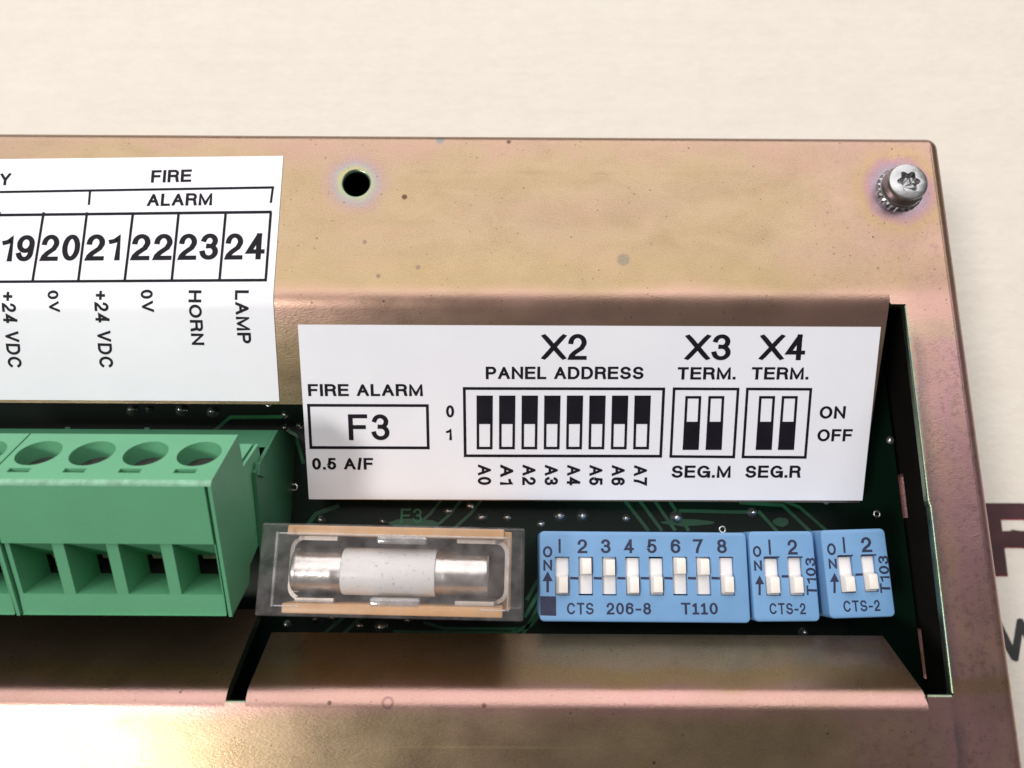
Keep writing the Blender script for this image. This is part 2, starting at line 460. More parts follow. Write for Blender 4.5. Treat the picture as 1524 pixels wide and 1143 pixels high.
class MB:
    """collects verts and faces in millimetres; faces carry a material slot"""
    def __init__(self):
        self.v, self.f, self.k = [], [], []

    def add(self, verts, faces, k=0):
        b = len(self.v)
        self.v += [Vector(q) for q in verts]
        self.f += [tuple(b + i for i in fc) for fc in faces]
        self.k += [k] * len(faces)

    def quad(self, a, b, c, d, k=0):
        self.add([a, b, c, d], [(0, 1, 2, 3)], k)

    def box(self, lo, hi, k=0, top_k=None):
        x0, y0, z0 = lo
        x1, y1, z1 = hi
        v = [(x0, y0, z0), (x1, y0, z0), (x1, y1, z0), (x0, y1, z0), (x0, y0, z1), (x1, y0, z1), (x1, y1, z1), (x0, y1, z1)]
        self.add(v, [(0, 3, 2, 1), (0, 1, 5, 4), (1, 2, 6, 5), (2, 3, 7, 6), (3, 0, 4, 7)], k)
        self.add(v[4:], [(0, 1, 2, 3)], k if top_k is None else top_k)

    def loop_walls(self, loop, z0, z1, k=0, flip=False):
        n = len(loop)
        for i in range(n):
            a, b = loop[i], loop[(i + 1) % n]
            q = [(a[0], a[1], z0), (b[0], b[1], z0), (b[0], b[1], z1), (a[0], a[1], z1)]
            if flip:
                q.reverse()
            self.add(q, [(0, 1, 2, 3)], k)

    def poly(self, loops, to3=lambda q: (q[0], q[1], 0), k=0):
        flat = [Vector((q[0], q[1], 0)) for lp in loops for q in lp]
        tris = tessellate_polygon([[Vector((q[0], q[1], 0)) for q in lp] for lp in loops])
        out = []
        for t in tris:
            a, b, c = (flat[i] for i in t)
            out.append(t if (b - a).cross(c - a).z > 0 else (t[0], t[2], t[1]))
        self.add([to3(q) for q in flat], out, k)

    def build(self, name, mat, parent=None, origin=Vector((0, 0, 0)), smooth=False, mats=None, weld=False, bevel=0.0, seg=2):
        o = link_mesh(name, self.v, self.f, mat, parent, origin, smooth, mats, self.k)
        if weld or bevel:
            bm = bmesh.new()
            bm.from_mesh(o.data)
            bmesh.ops.remove_doubles(bm, verts=bm.verts, dist=0.0005)
            bmesh.ops.recalc_face_normals(bm, faces=bm.faces)
            if bevel:
                ed = [e for e in bm.edges if len(e.link_faces) == 2 and e.calc_face_angle(0) > 0.6]
                bmesh.ops.bevel(bm, geom=ed, offset=bevel * S, segments=seg, profile=0.5, affect='EDGES', clamp_overlap=True)
            bm.to_mesh(o.data)
            bm.free()
            if smooth:
                o.data.set_sharp_from_angle(angle=math.radians(40))
        return o


def circle(cx, cy, r, n, a0=0.0):
    return [(cx + r * math.cos(a0 + 2 * PI * i / n), cy + r * math.sin(a0 + 2 * PI * i / n)) for i in range(n)]


def lathe(mb, centre, prof, n=40, k=0, axis='z'):
    rings = []
    for r, h in prof:
        ring = []
        for i in range(n):
            a = 2 * PI * i / n
            d = (r * math.cos(a), r * math.sin(a), h) if axis == 'z' else (h, r * math.cos(a), r * math.sin(a))
            ring.append(Vector(centre) + Vector(d))
        rings.append(ring)
    vs = [q for rg in rings for q in rg]
    fs = []
    for j in range(len(prof) - 1):
        for i in range(n):
            i2 = (i + 1) % n
            fs.append((j * n + i, j * n + i2, (j + 1) * n + i2, (j + 1) * n + i))
    mb.add(vs, fs, k)


# ------------------------------------------------------------------ lettering: single-stroke grotesque capitals and figures
def arc(cx, cy, rx, ry, a0, a1, n=12):
    return [(cx + rx * math.cos(math.radians(a0 + (a1 - a0) * i / n)), cy + ry * math.sin(math.radians(a0 + (a1 - a0) * i / n))) for i in range(n + 1)]


G = {
    'A': (0.70, [[(0, 0), (0.5, 1), (1, 0)], [(0.19, 0.36), (0.81, 0.36)]]),
    'C': (0.72, [arc(0.5, 0.5, 0.5, 0.5, 38, 322, 26)]),
    'D': (0.69, [[(0, 0), (0, 1), (0.45, 1)] + arc(0.45, 0.5, 0.55, 0.5, 80, -80, 14) + [(0.45, 0), (0, 0)]]),
    'E': (0.62, [[(1, 1), (0, 1), (0, 0), (1, 0)], [(0, 0.53), (0.92, 0.53)]]),
    'F': (0.58, [[(1, 1), (0, 1), (0, 0)], [(0, 0.51), (0.88, 0.51)]]),
    'G': (0.75, [arc(0.5, 0.5, 0.5, 0.5, 42, 352, 26) + [(1, 0.46), (0.55, 0.46)], [(1.0, 0.46), (1.0, 0.0)]]),
    'H': (0.68, [[(0, 0), (0, 1)], [(1, 0), (1, 1)], [(0, 0.53), (1, 0.53)]]),
    'I': (0.10, [[(0.5, 0), (0.5, 1)]]),
    'L': (0.54, [[(0, 1), (0, 0), (1, 0)]]),
    'M': (0.80, [[(0, 0), (0, 1), (0.5, 0.02), (1, 1), (1, 0)]]),
    'N': (0.68, [[(0, 0), (0, 1), (1, 0), (1, 1)]]),
    'O': (0.76, [arc(0.5, 0.5, 0.5, 0.5, 90, 450, 32)]),
    'P': (0.62, [[(0, 0), (0, 1), (0.62, 1)] + arc(0.62, 0.735, 0.38, 0.265, 85, -85, 12) + [(0.62, 0.47), (0, 0.47)]]),
    'R': (0.66, [[(0, 0), (0, 1), (0.62, 1)] + arc(0.62, 0.75, 0.36, 0.25, 85, -85, 12) + [(0.62, 0.5), (0, 0.5)],
                 [(0.55, 0.5), (0.78, 0.47), (0.91, 0.38), (0.94, 0.2), (1.0, 0.0)]]),
    'S': (0.64, [arc(0.5, 0.74, 0.46, 0.26, 18, 255, 18) + [(0.62, 0.455)] + arc(0.5, 0.26, 0.5, 0.26, 58, -162, 18)]),
    'T': (0.62, [[(0, 1), (1, 1)], [(0.5, 1), (0.5, 0)]]),
    'V': (0.66, [[(0, 1), (0.5, 0), (1, 1)]]),
    'W': (0.98, [[(0, 1), (0.26, 0), (0.5, 1), (0.74, 0), (1, 1)]]),
    'X': (0.70, [[(0, 0), (1, 1)], [(0, 1), (1, 0)]]),
    'Y': (0.68, [[(0, 1), (0.5, 0.42), (1, 1)], [(0.5, 0.42), (0.5, 0)]]),
    '0': (0.54, [arc(0.5, 0.5, 0.5, 0.5, 90, 450, 28)]),
    '1': (0.36, [[(0, 0.76), (0.45, 0.79), (0.8, 0.86), (1, 1), (1, 0)]]),
    '2': (0.54, [arc(0.5, 0.7, 0.48, 0.30, 175, -12, 16) + [(0.80, 0.45), (0.3, 0.24), (0.08, 0.10), (0.02, 0), (1, 0)]]),
    '3': (0.54, [arc(0.48, 0.755, 0.44, 0.245, 165, -70, 16) + [(0.45, 0.52)], [(0.45, 0.53)] + arc(0.48, 0.265, 0.5, 0.265, 72, -170, 18)]),
    '4': (0.56, [[(0.74, 0), (0.74, 1)], [(0.72, 0.98), (0.02, 0.26), (1, 0.26)]]),
    '5': (0.54, [[(0.90, 1), (0.2, 1), (0.08, 0.48)] + arc(0.48, 0.315, 0.5, 0.315, 148, -165, 20)]),
    '6': (0.54, [arc(0.5, 0.31, 0.5, 0.31, 0, 360, 24), arc(0.52, 0.70, 0.48, 0.30, 20, 175, 14) + [(0.01, 0.52), (0.0, 0.34)]]),
    '7': (0.54, [[(0, 1), (1, 1), (0.62, 0.55), (0.42, 0.25), (0.35, 0)]]),
    '8': (0.54, [arc(0.5, 0.76, 0.43, 0.24, 90, 450, 22), arc(0.5, 0.265, 0.5, 0.265, 90, 450, 24)]),
    '9': (0.54, [arc(0.5, 0.69, 0.5, 0.31, 0, 360, 24), [(1.0, 0.66), (0.99, 0.48)] + arc(0.48, 0.30, 0.48, 0.30, 5, -160, 14)]),
    '+': (0.55, [[(0.0, 0.42), (1, 0.42)], [(0.5, 0.14), (0.5, 0.70)]]),
    '-': (0.42, [[(0.05, 0.40), (0.95, 0.40)]]),
    '/': (0.28, [[(0, -0.02), (1, 1.02)]]),
    '.': (0.11, [[(0.5, 0.0), (0.5, 0.04)]]),
    ' ': (0.28, []),
    'i': (0.44, [[(0, 0.78), (0.5, 1), (0.5, 0)], [(0, 0), (1, 0)]]),
    'l': (0.10, [[(0.5, 0), (0.5, 1)]]),
}


def strip(pts, sw, closed=False):
    """centre line -> left/right outline points with mitred joins"""
    n = len(pts)
    L_, R_ = [], []
    for i in range(n):
        p = Vector(pts[i])
        if closed:
            a, b = Vector(pts[i - 1]), Vector(pts[(i + 1) % n])
        else:
            a = Vector(pts[i - 1]) if i > 0 else None
            b = Vector(pts[i + 1]) if i < n - 1 else None
        d1 = (p - a).normalized() if a is not None and (p - a).length > 1e-9 else None
        d2 = (b - p).normalized() if b is not None and (b - p).length > 1e-9 else None
        d1 = d1 or d2
        d2 = d2 or d1
        n1, n2 = Vector((-d1.y, d1.x)), Vector((-d2.y, d2.x))
        mid = (n1 + n2)
        if mid.length < 1e-6:
            mid = n1
        mid.normalize()
        k = 1.0 / max(0.36, mid.dot(n1))
        L_.append(p + mid * sw / 2 * k)
        R_.append(p - mid * sw / 2 * k)
    return L_, R_


def text_faces(txt, stroke=0.12, gap=0.16, wscale=1.0, sub=0.22):
    """text in cap-height units, baseline at 0: (verts2d, faces, total width, polyline index per vert)"""
    V, Fc, lay, chars = [], [], [], []
    x = 0.0
    for ch in txt:
        w, lines = G[ch]
        cv0, cf0 = len(V), len(Fc)
        w = max(w * wscale, stroke) if ch != ' ' else w
        for li, ln in enumerate(lines):
            pts = [(x + stroke / 2 + q[0] * (w - stroke), stroke / 2 + q[1] * (1 - stroke)) for q in ln]
            closed = (Vector(pts[0]) - Vector(pts[-1])).length < 1e-4
            if closed:
                pts = pts[:-1]
            else:
                a, b = Vector(pts[0]), Vector(pts[1])
                pts[0] = (a - (b - a).normalized() * stroke / 2)[:]
                a, b = Vector(pts[-1]), Vector(pts[-2])
                pts[-1] = (a - (b - a).normalized() * stroke / 2)[:]
            l_, r_ = strip(pts, stroke, closed)
            n = len(pts)
            for i in range(n if closed else n - 1):
                j = (i + 1) % n
                seg = (Vector(pts[j]) - Vector(pts[i])).length
                m_ = max(1, int(math.ceil(seg / sub)))
                for q in range(m_):
                    t0, t1 = q / m_, (q + 1) / m_
                    quad = [r_[i].lerp(r_[j], t0), r_[i].lerp(r_[j], t1), l_[i].lerp(l_[j], t1), l_[i].lerp(l_[j], t0)]
                    b0 = len(V)
                    for k in quad:
                        V.append((k.x, min(1.0, max(0.0, k.y)) if ch not in '/' else k.y))
                        lay.append(li + 0.4 * i / n)
                    Fc.append((b0, b0 + 1, b0 + 2, b0 + 3))
        if lines:
            chars.append((ch, cv0, len(V), cf0, len(Fc)))
        x += w + gap
    return V, Fc, x - gap, lay, chars


def lettering(txt, place, length, cap, parent, mat, origin, stroke=0.14, gap=0.13, wscale=1.1, name='lettering', lift=0.012):
    """place(u, v, lift) -> point in millimetres; u runs along the line of text, v up from the baseline.
    Each character is a mesh of its own; a word or line of them hangs under one Empty."""
    V, Fc, w, lay, chars = text_faces(txt, stroke, gap, wscale)
    kx = length / w
    root, base = parent, origin
    if len(chars) > 1:
        root = bpy.data.objects.new(name, None)
        COL.objects.link(root)
        root.empty_display_size = 0.1
        root.parent = parent
        base = place(0, 0, 0)
        root.location = (base - origin) * S
    o = None
    for ch, v0, v1, f0, f1 in chars:
        vs = [place(V[i][0] * kx, V[i][1] * cap, lift * lay[i]) for i in range(v0, v1)]
        nm = 'printed_letter' if len(chars) == 1 else ('digit' if ch in '0123456789i' else 'letter')
        o = link_mesh(nm, vs, [tuple(i - v0 for i in f) for f in Fc[f0:f1]], mat, root, base)
    return o


# ================================================================== the table sheet
Z_T = -38.0
tab = MB()
nx, ny = 24, 24
for i in range(nx):
    for j in range(ny):
        x0, x1 = -320 + 640 * i / nx, -320 + 640 * (i + 1) / nx
        y0, y1 = -260 + 620 * j / ny, -260 + 620 * (j + 1) / ny
        tab.quad((x0, y0, Z_T), (x1, y0, Z_T), (x1, y1, Z_T), (x0, y1, Z_T))
table = tab.build('tabletop', M_TABLE, weld=True)
table['kind'] = 'structure'


def flat_text(z, O, ang, lift=0.0):
    ex, ey = Vector((math.cos(ang), math.sin(ang), 0)), Vector((-math.sin(ang), math.cos(ang), 0))
    return lambda u, v, l: Vector((O[0], O[1], z)) + ex * u + ey * v + Vector((0, 0, lift + l))


p0 = on_z(1464, 856, Z_T)
for mt_, lf, dx, dy in ((M_PRINT_RED, 0.03, 0.10, -0.18), (M_PRINT_DK, 0.20, 0, 0)):
    o = lettering('R', flat_text(Z_T, (p0.x + dx, p0.y + dy), 0.0, lf), 11.5, 10.6, table, mt_, Vector((0, 0, 0)), stroke=0.22, lift=0.06)
p0 = on_z(1485, 986, Z_T)
lettering('W', flat_text(Z_T, (p0.x, p0.y), 0.05, 0.05), 8.5, 6.0, table, M_PRINT_GR, Vector((0, 0, 0)), stroke=0.2, lift=0.06)

# ================================================================== the zinc-plated cover
COVER_O = Vector((0, 0, Z_T))
cover = thing('metal_cover', 'yellow zinc plated steel cover with a punched hole, lying on the cream tabletop', 'metal cover', COVER_O)
TH = 1.2
YB = 27.4                      # where the upper fold starts
RB, AB = 5.0, math.radians(24.5)   # upper fold
YL = -15.3                     # where the lower fold starts
RL, AL = 2.5, math.radians(55)
XL = -80.0


def upper(s, lift=0.0):
    """upper face of the sheet across the upper fold; s = arc length down from YB -> (Y, Z)"""
    if s <= 0:
        return (YB - s, lift)
    la = RB * AB
    if s < la:
        a = s / RB
        return (YB - (RB + lift) * math.sin(a), -RB + (RB + lift) * math.cos(a))
    d = s - la
    return (YB - (RB + lift) * math.sin(AB) - d * math.cos(AB), -RB + (RB + lift) * math.cos(AB) - d * math.sin(AB))


def px_upper(x, y, lift=0.0):
    """photo pixel -> (X, s) on the folded sheet"""
    r = ray(x, y)
    lo, hi = -40.0, 40.0
    for _ in range(50):
        mid = (lo + hi) / 2
        Y, Z = upper(mid, lift)
        t = (Z - CAM_H) / r.z
        if r.y * t < Y:
            lo = mid
        else:
            hi = mid
    t = (upper(lo, lift)[1] - CAM_H) / r.z
    return (r.x * t, lo)


def lower(s, ang, lift=0.0):
    if s <= 0:
        return (YL + s, lift)
    la = RL * ang
    if s < la:
        a = s / RL
        return (YL + (RL + lift) * math.sin(a), -RL + (RL + lift) * math.cos(a))
    d = s - la
    return (YL + (RL + lift) * math.sin(ang) + d * math.cos(ang), -RL + (RL + lift) * math.cos(ang) - d * math.sin(ang))


def sheet_from_profile(prof, xs, name, left_edge=True, right_edge=True):
    """prof: list of (Y,Z,Y2,Z2) upper and under face; xs: function j -> (x0, x1)"""
    mb = MB()
    n = len(prof)
    top = [[Vector((xs(j)[k], prof[j][0], prof[j][1])) for k in (0, 1)] for j in range(n)]
    bot = [[Vector((xs(j)[k], prof[j][2], prof[j][3])) for k in (0, 1)] for j in range(n)]
    for j in range(n - 1):
        mb.quad(top[j][0], top[j][1], top[j + 1][1], top[j + 1][0])
        mb.quad(bot[j][1], bot[j][0], bot[j + 1][0], bot[j + 1][1])
        for k in (0, 1):
            mb.quad(top[j][k], top[j + 1][k], bot[j + 1][k], bot[j][k], 1)
    mb.quad(top[-1][0], top[-1][1], bot[-1][1], bot[-1][0], 1)
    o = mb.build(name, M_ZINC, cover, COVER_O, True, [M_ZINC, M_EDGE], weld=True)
    return o


# flat face: a C-shaped plate round the opening, with the punched hole
RC = 1.4
XR0, XR1 = 48.55, 49.7         # outer right edge at the top and at the bottom (it runs slightly askew)
YT, YBOT = 46.25, -48.0


def xr(y):
    return XR0 + (XR1 - XR0) * (46.5 - y) / 68.0


hole_loop = circle(HOLE.x, HOLE.y, 1.74, 40)
outer = [(XL, YBOT), (xr(YBOT) - RC, YBOT), (xr(YT) - RC, YT - RC), (XL, YT - RC),
         (XL, YB), (40.9, YB), (40.9, 26.25), (41.05, 26.1), (42.5, 26.1), (42.65, 25.95),
         (42.95, 5.0), (43.0, 4.6), (43.12, 4.4), (43.3, -13.6), (43.1, -13.95), (40.75, -13.95), (40.75, YL), (-25.77, YL), (-25.77, -14.85),
         (-27.73, -14.85), (-27.73, YL), (XL, YL)]
mb = MB()
mb.poly([outer, hole_loop], lambda q: (q[0], q[1], 0), 0)
mb.poly([outer, hole_loop], lambda q: (q[0], q[1], -TH), 0)
mb.loop_walls(hole_loop, -TH, 0, 1)
inner_edge = outer[5:21]
for a, b in zip(inner_edge[:-1], inner_edge[1:]):
    if a[1] == YL and b[1] == YL:
        continue
    # a small rounded arris, then the cut thickness
    mb.quad((a[0], a[1], 0), (b[0], b[1], 0), (b[0], b[1], -TH), (a[0], a[1], -TH), 1)
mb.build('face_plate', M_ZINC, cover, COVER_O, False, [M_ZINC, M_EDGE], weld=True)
# drawn-in rolled lip along the slot edge on the right strip and round the hole (thin bright arris)
arris = MB()


def arris_strip(pts, nrm, r=0.22):
    for (a, b) in zip(pts[:-1], pts[1:]):
        for k in range(4):
            t0, t1 = k / 4 * PI / 2, (k + 1) / 4 * PI / 2
            f = lambda p, t: (p[0] + nrm(p)[0] * r * math.sin(t), p[1] + nrm(p)[1] * r * math.sin(t), 0.004 - r + r * math.cos(t))
            arris.quad(f(a, t0), f(a, t1), f(b, t1), f(b, t0))


arris_strip([(42.65, 25.95), (42.95, 5.0), (43.12, 4.4), (43.3, -13.6)], lambda p: (-1, 0))
arris_strip([(43.1, -13.95), (40.75, -13.95)], lambda p: (0, 1))
arris.build('slot_lip', M_EDGE, cover, COVER_O, True, weld=True)
arris = MB()
arris_strip([(-25.77, -14.85), (-27.73, -14.85)], lambda p: (0, 1))
arris.build('slot_lip', M_EDGE, cover, COVER_O, True, weld=True)
arris = MB()
hl = hole_loop + hole_loop[:1]
arris_strip(hl, lambda p: ((HOLE.x - p[0]) / 1.74, (HOLE.y - p[1]) / 1.74), 0.3)
arris.build('hole_rim', M_EDGE, cover, COVER_O, True, weld=True)

# right wall, top wall and their folds, with the two cut-outs low in the right wall
n_ = 10
right, topw = MB(), MB()


def fold_right(y, a, t=0.0):
    r = RC - t
    return (xr(y) - RC + r * math.sin(a), -RC + r * math.cos(a))


ys = [YBOT, -40, -30] + [YT - RC]
for (ya, yb) in zip(ys[:-1], ys[1:]):
    for k in range(n_):
        a0, a1 = PI / 2 * k / n_, PI / 2 * (k + 1) / n_
        A0, A1, B0, B1 = fold_right(ya, a0), fold_right(ya, a1), fold_right(yb, a0), fold_right(yb, a1)
        right.quad((A0[0], ya, A0[1]), (A1[0], ya, A1[1]), (B1[0], yb, B1[1]), (B0[0], yb, B0[1]))
z_cut0, z_cut1 = -14.9, -16.4
yb_ = [YBOT, -14.6, -9.0, 3.9, 9.2, YT - RC]
zb_ = [-RC, z_cut0, z_cut1, Z_T + 0.3]
for i in range(5):
    for j in range(3):
        if j == 1 and i in (1, 3):
            continue
        for off in (0.0, TH):
            right.quad((xr(yb_[i]) - off, yb_[i], zb_[j]), (xr(yb_[i]) - off, yb_[i], zb_[j + 1]),
                       (xr(yb_[i + 1]) - off, yb_[i + 1], zb_[j + 1]), (xr(yb_[i + 1]) - off, yb_[i + 1], zb_[j]), 0 if off == 0 else 1)
for i in (1, 3):
    ya, yb = yb_[i], yb_[i + 1]
    for z in (z_cut0, z_cut1):
        right.quad((xr(ya), ya, z), (xr(yb), yb, z), (xr(yb) - TH, yb, z), (xr(ya) - TH, ya, z))
    for y in (ya, yb):
        right.quad((xr(y), y, z_cut0), (xr(y), y, z_cut1), (xr(y) - TH, y, z_cut1), (xr(y) - TH, y, z_cut0))
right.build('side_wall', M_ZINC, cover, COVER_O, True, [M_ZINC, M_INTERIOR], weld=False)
for k in range(n_):
    a0, a1 = PI / 2 * k / n_, PI / 2 * (k + 1) / n_
    f = lambda a: (YT - RC + RC * math.sin(a), -RC + RC * math.cos(a))
    xe = xr(YT) - RC
    topw.quad((xe, f(a0)[0], f(a0)[1]), (XL, f(a0)[0], f(a0)[1]), (XL, f(a1)[0], f(a1)[1]), (xe, f(a1)[0], f(a1)[1]))
    # rounded corner between the two folds
    for j in range(8):
        b0, b1 = PI / 2 * j / 8, PI / 2 * (j + 1) / 8
        g = lambda a, b: (xe + RC * math.sin(a) * math.sin(b), YT - RC + RC * math.sin(a) * math.cos(b), -RC + RC * math.cos(a))
        if k == 0:
            topw.add([g(a0, b0), g(a1, b0), g(a1, b1)], [(0, 1, 2)])
        else:
            topw.quad(g(a0, b0), g(a1, b0), g(a1, b1), g(a0, b1))
xe = xr(YT) - RC
topw.quad((xe, YT, -RC), (XL, YT, -RC), (XL, YT, Z_T + 0.3), (xe, YT, Z_T + 0.3))
for j in range(8):
    b0, b1 = PI / 2 * j / 8, PI / 2 * (j + 1) / 8
    q = lambda b: (xe + RC * math.sin(b), YT - RC + RC * math.cos(b))
    topw.quad((*q(b0), -RC), (*q(b1), -RC), (*q(b1), Z_T + 0.3), (*q(b0), Z_T + 0.3))
topw.build('end_wall', M_ZINC, cover, COVER_O, True, weld=True)

# upper flange, longer on the right where it carries the address label
s_short = px_upper(300, 601)[1]
s_long = px_upper(900, 746)[1]
ss = [0, 0.05] + [RB * AB * k / 10 for k in range(1, 11)] + [RB * AB + 0.4, (s_short) / 2 + 1]
mbf = MB()


def flange_piece(mb, ss, xs):
    top = [[Vector((xs(s)[k], *upper(s))) for k in (0, 1)] for s in ss]
    bot = [[Vector((xs(s)[k], *upper(s, -TH))) for k in (0, 1)] for s in ss]
    for j in range(len(ss) - 1):
        mb.quad(top[j][0], top[j + 1][0], top[j + 1][1], top[j][1])
        mb.quad(bot[j][1], bot[j + 1][1], bot[j + 1][0], bot[j][0])
    return top, bot


X_STEP = -23.1
sA = ss + [s_short - 0.15, s_short]
t1, b1 = flange_piece(mbf, sA, lambda s: (XL, X_STEP))
sB = sA
x_right = lambda s: 40.9 - 0.9 * max(0, s) / 24
t2, b2 = flange_piece(mbf, sB, lambda s: (X_STEP, x_right(s)))
sC = [s_short, s_long - 0.15, s_long]
t3, b3 = flange_piece(mbf, sC, lambda s: (X_STEP, x_right(s)))
mbf.quad(t1[-1][0], t1[-1][1], b1[-1][1], b1[-1][0], 1)
mbf.quad(t3[-1][0], t3[-1][1], b3[-1][1], b3[-1][0], 1)
for tt, bb, k in ((t3, b3, 0), (t2, b2, 1), (t3, b3, 1)):
    for j in range(len(tt) - 1):
        mbf.quad(tt[j][k], tt[j + 1][k], bb[j + 1][k], bb[j][k], 1)
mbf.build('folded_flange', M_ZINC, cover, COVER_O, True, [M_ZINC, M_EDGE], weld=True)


def lower_flange(x0, x1, ang, s_end, taper=0.0):
    ss = [0, 0.04] + [RL * ang * k / 12 for k in range(1, 13)] + [RL * ang + 0.3, s_end - 0.1, s_end]
    prof = [(*lower(s, ang), *lower(s, ang, -TH)) for s in ss]
    return sheet_from_profile(prof, lambda j: (x0, x1 - taper * max(0, ss[j]) / s_end), 'folded_flange')


lower_flange(XL, -27.73, math.radians(50), 12.5)
lower_flange(-25.77, 40.75, AL, 9.8, 0.6)

# inside of the housing, shade put into its colour: base tray under the board
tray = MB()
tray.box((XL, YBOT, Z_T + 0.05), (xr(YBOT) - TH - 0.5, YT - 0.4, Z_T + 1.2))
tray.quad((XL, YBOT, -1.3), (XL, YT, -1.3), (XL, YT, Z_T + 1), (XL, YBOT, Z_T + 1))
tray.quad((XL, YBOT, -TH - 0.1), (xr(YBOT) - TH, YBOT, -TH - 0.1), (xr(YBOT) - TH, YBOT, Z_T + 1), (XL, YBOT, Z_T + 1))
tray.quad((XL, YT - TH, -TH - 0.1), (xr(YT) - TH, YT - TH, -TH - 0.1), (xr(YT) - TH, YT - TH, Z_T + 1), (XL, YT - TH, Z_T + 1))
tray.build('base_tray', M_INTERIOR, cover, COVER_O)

# ================================================================== Torx screw with serrated washer
scr = thing('screw', 'bright steel six-lobe screw with a serrated washer in the cover corner', 'screw', (SCREW.x, SCREW.y, 0))
w = MB()
nt_ = 96
prof_r = lambda i, r: r + (0.06 if (i // 2) % 2 == 0 else -0.05)
rings = [(2.52, 0.01, 1), (2.50, 0.34, 1), (2.36, 0.5, 0), (1.9, 0.5, 0)]
for (r0, h0, t0), (r1, h1, t1_) in zip(rings[:-1], rings[1:]):
    for i in range(nt_):
        q = []
        for (r, h, tt, ii) in ((r0, h0, t0, i), (r0, h0, t0, i + 1), (r1, h1, t1_, i + 1), (r1, h1, t1_, i)):
            rr = prof_r(ii % nt_, r) if tt else r
            a = 2 * PI * ii / nt_
            q.append((SCREW.x + rr * math.cos(a), SCREW.y + rr * math.sin(a), h))
        w.quad(*q)
w.build('washer', M_STEEL, scr, SCREW)
hd = MB()
HT = 2.15
lathe(hd, SCREW, [(2.30, 0.5), (2.32, 0.7), (2.22, 0.85), (2.18, 1.05), (2.20, HT - 0.5), (2.17, HT - 0.25), (2.06, HT - 0.07), (1.90, HT)], 56)
star = []
for i in range(72):
    a = 2 * PI * i / 72 + 0.35
    r = 1.1 + 0.19 * math.cos(6 * a)
    star.append((SCREW.x + r * math.cos(a), SCREW.y + r * math.sin(a)))
hd.poly([circle(SCREW.x, SCREW.y, 1.90, 56), star], lambda q: (q[0], q[1], HT))
star_in = [(SCREW.x + (q[0] - SCREW.x) * 0.86, SCREW.y + (q[1] - SCREW.y) * 0.86) for q in star]
for i in range(72):
    j = (i + 1) % 72
    hd.quad((*star[i], HT), (*star[j], HT), (*star_in[j], HT - 1.1), (*star_in[i], HT - 1.1))
ctr = [(SCREW.x, SCREW.y, HT - 1.55)]
for i in range(72):
    j = (i + 1) % 72
    hd.add([(*star_in[i], HT - 1.1), (*star_in[j], HT - 1.1), ctr[0]], [(0, 1, 2)])
ho = hd.build('screw_head', M_STEEL, scr, SCREW, True, weld=True)
ho.data.set_sharp_from_angle(angle=math.radians(32))

# ================================================================== the two printed labels stuck to the sheet
LIFT = 0.09


def label_sheet(name, label, corners, n_s):
    """corners TL, TR, BR, BL in photo pixels -> label film following the fold"""
    TL, TR, BR, BL = [px_upper(*c) for c in corners]
    org = Vector(((TL[0] + BR[0]) / 2, upper((TL[1] + BR[1]) / 2)[0], upper(max(TL[1], BR[1]))[1]))
    root = thing(name, label, 'label', org)
    mb = MB()
    svals = sorted(set([i / n_s for i in range(n_s + 1)]))
    rows = []
    for t in svals:
        a = (TL[0] + (BL[0] - TL[0]) * t, TL[1] + (BL[1] - TL[1]) * t)
        b = (TR[0] + (BR[0] - TR[0]) * t, TR[1] + (BR[1] - TR[1]) * t)
        rows.append((Vector((a[0], *upper(a[1], LIFT))), Vector((b[0], *upper(b[1], LIFT))),
                     Vector((a[0], *upper(a[1], 0.01))), Vector((b[0], *upper(b[1], 0.01)))))
    for r0, r1 in zip(rows[:-1], rows[1:]):
        mb.quad(r0[0], r1[0], r1[1], r0[1])
        mb.quad(r0[0], r0[2], r1[2], r1[0])
        mb.quad(r0[1], r1[1], r1[3], r0[3])
    for r in (rows[0], rows[-1]):
        mb.quad(r[0], r[1], r[3], r[2])
    mb.build('label_film', M_LABEL, root, org, True, weld=True).data.set_sharp_from_angle(angle=0.5)
    return root, org


def on_label(bl, br, cap_px):
    """place function for a line of text whose baseline runs bl -> br (photo pixels); cap_px = a pixel on the cap line over bl"""
    A, B, T = px_upper(*bl, LIFT), px_upper(*br, LIFT), px_upper(*cap_px, LIFT)
    dx, ds = B[0] - A[0], B[1] - A[1]
    ln = math.hypot(dx, ds)
    ux, us = dx / ln, ds / ln
    # up is a quarter turn from the baseline (s grows downwards)
    vx, vs = us, -ux
    cap = abs((T[0] - A[0]) * vx + (T[1] - A[1]) * vs)
    if (T[0] - A[0]) * vx + (T[1] - A[1]) * vs < 0:
        vx, vs = -vx, -vs

    def place(u, v, l):
        X, s = A[0] + ux * u + vx * v, A[1] + us * u + vs * v
        return Vector((X, *upper(s, LIFT + 0.02 + l)))
    return place, ln, cap


def label_text(root, org, txt, bl, br, cap_px, **kw):
    pl, ln, cap = on_label(bl, br, cap_px)
    return lettering(txt, pl, ln, cap, root, M_INK, org, **kw)


def label_quad(root, org, name, quads):
    """quads of four photo pixels each, printed flat on the label as one printed figure"""
    mb = MB()
    for li, q in enumerate(quads):
        P = [px_upper(*c, LIFT) for c in q]
        n = 10
        for i in range(n):
            t0, t1 = i / n, (i + 1) / n
            def at(a, b, t):
                return (a[0] + (b[0] - a[0]) * t, a[1] + (b[1] - a[1]) * t)
            c = [at(P[0], P[3], t0), at(P[1], P[2], t0), at(P[1], P[2], t1), at(P[0], P[3], t1)]
            mb.quad(*[Vector((k[0], *upper(k[1], LIFT + 0.018 + 0.003 * li))) for k in c])
    return mb.build(name, M_INK, root, org)


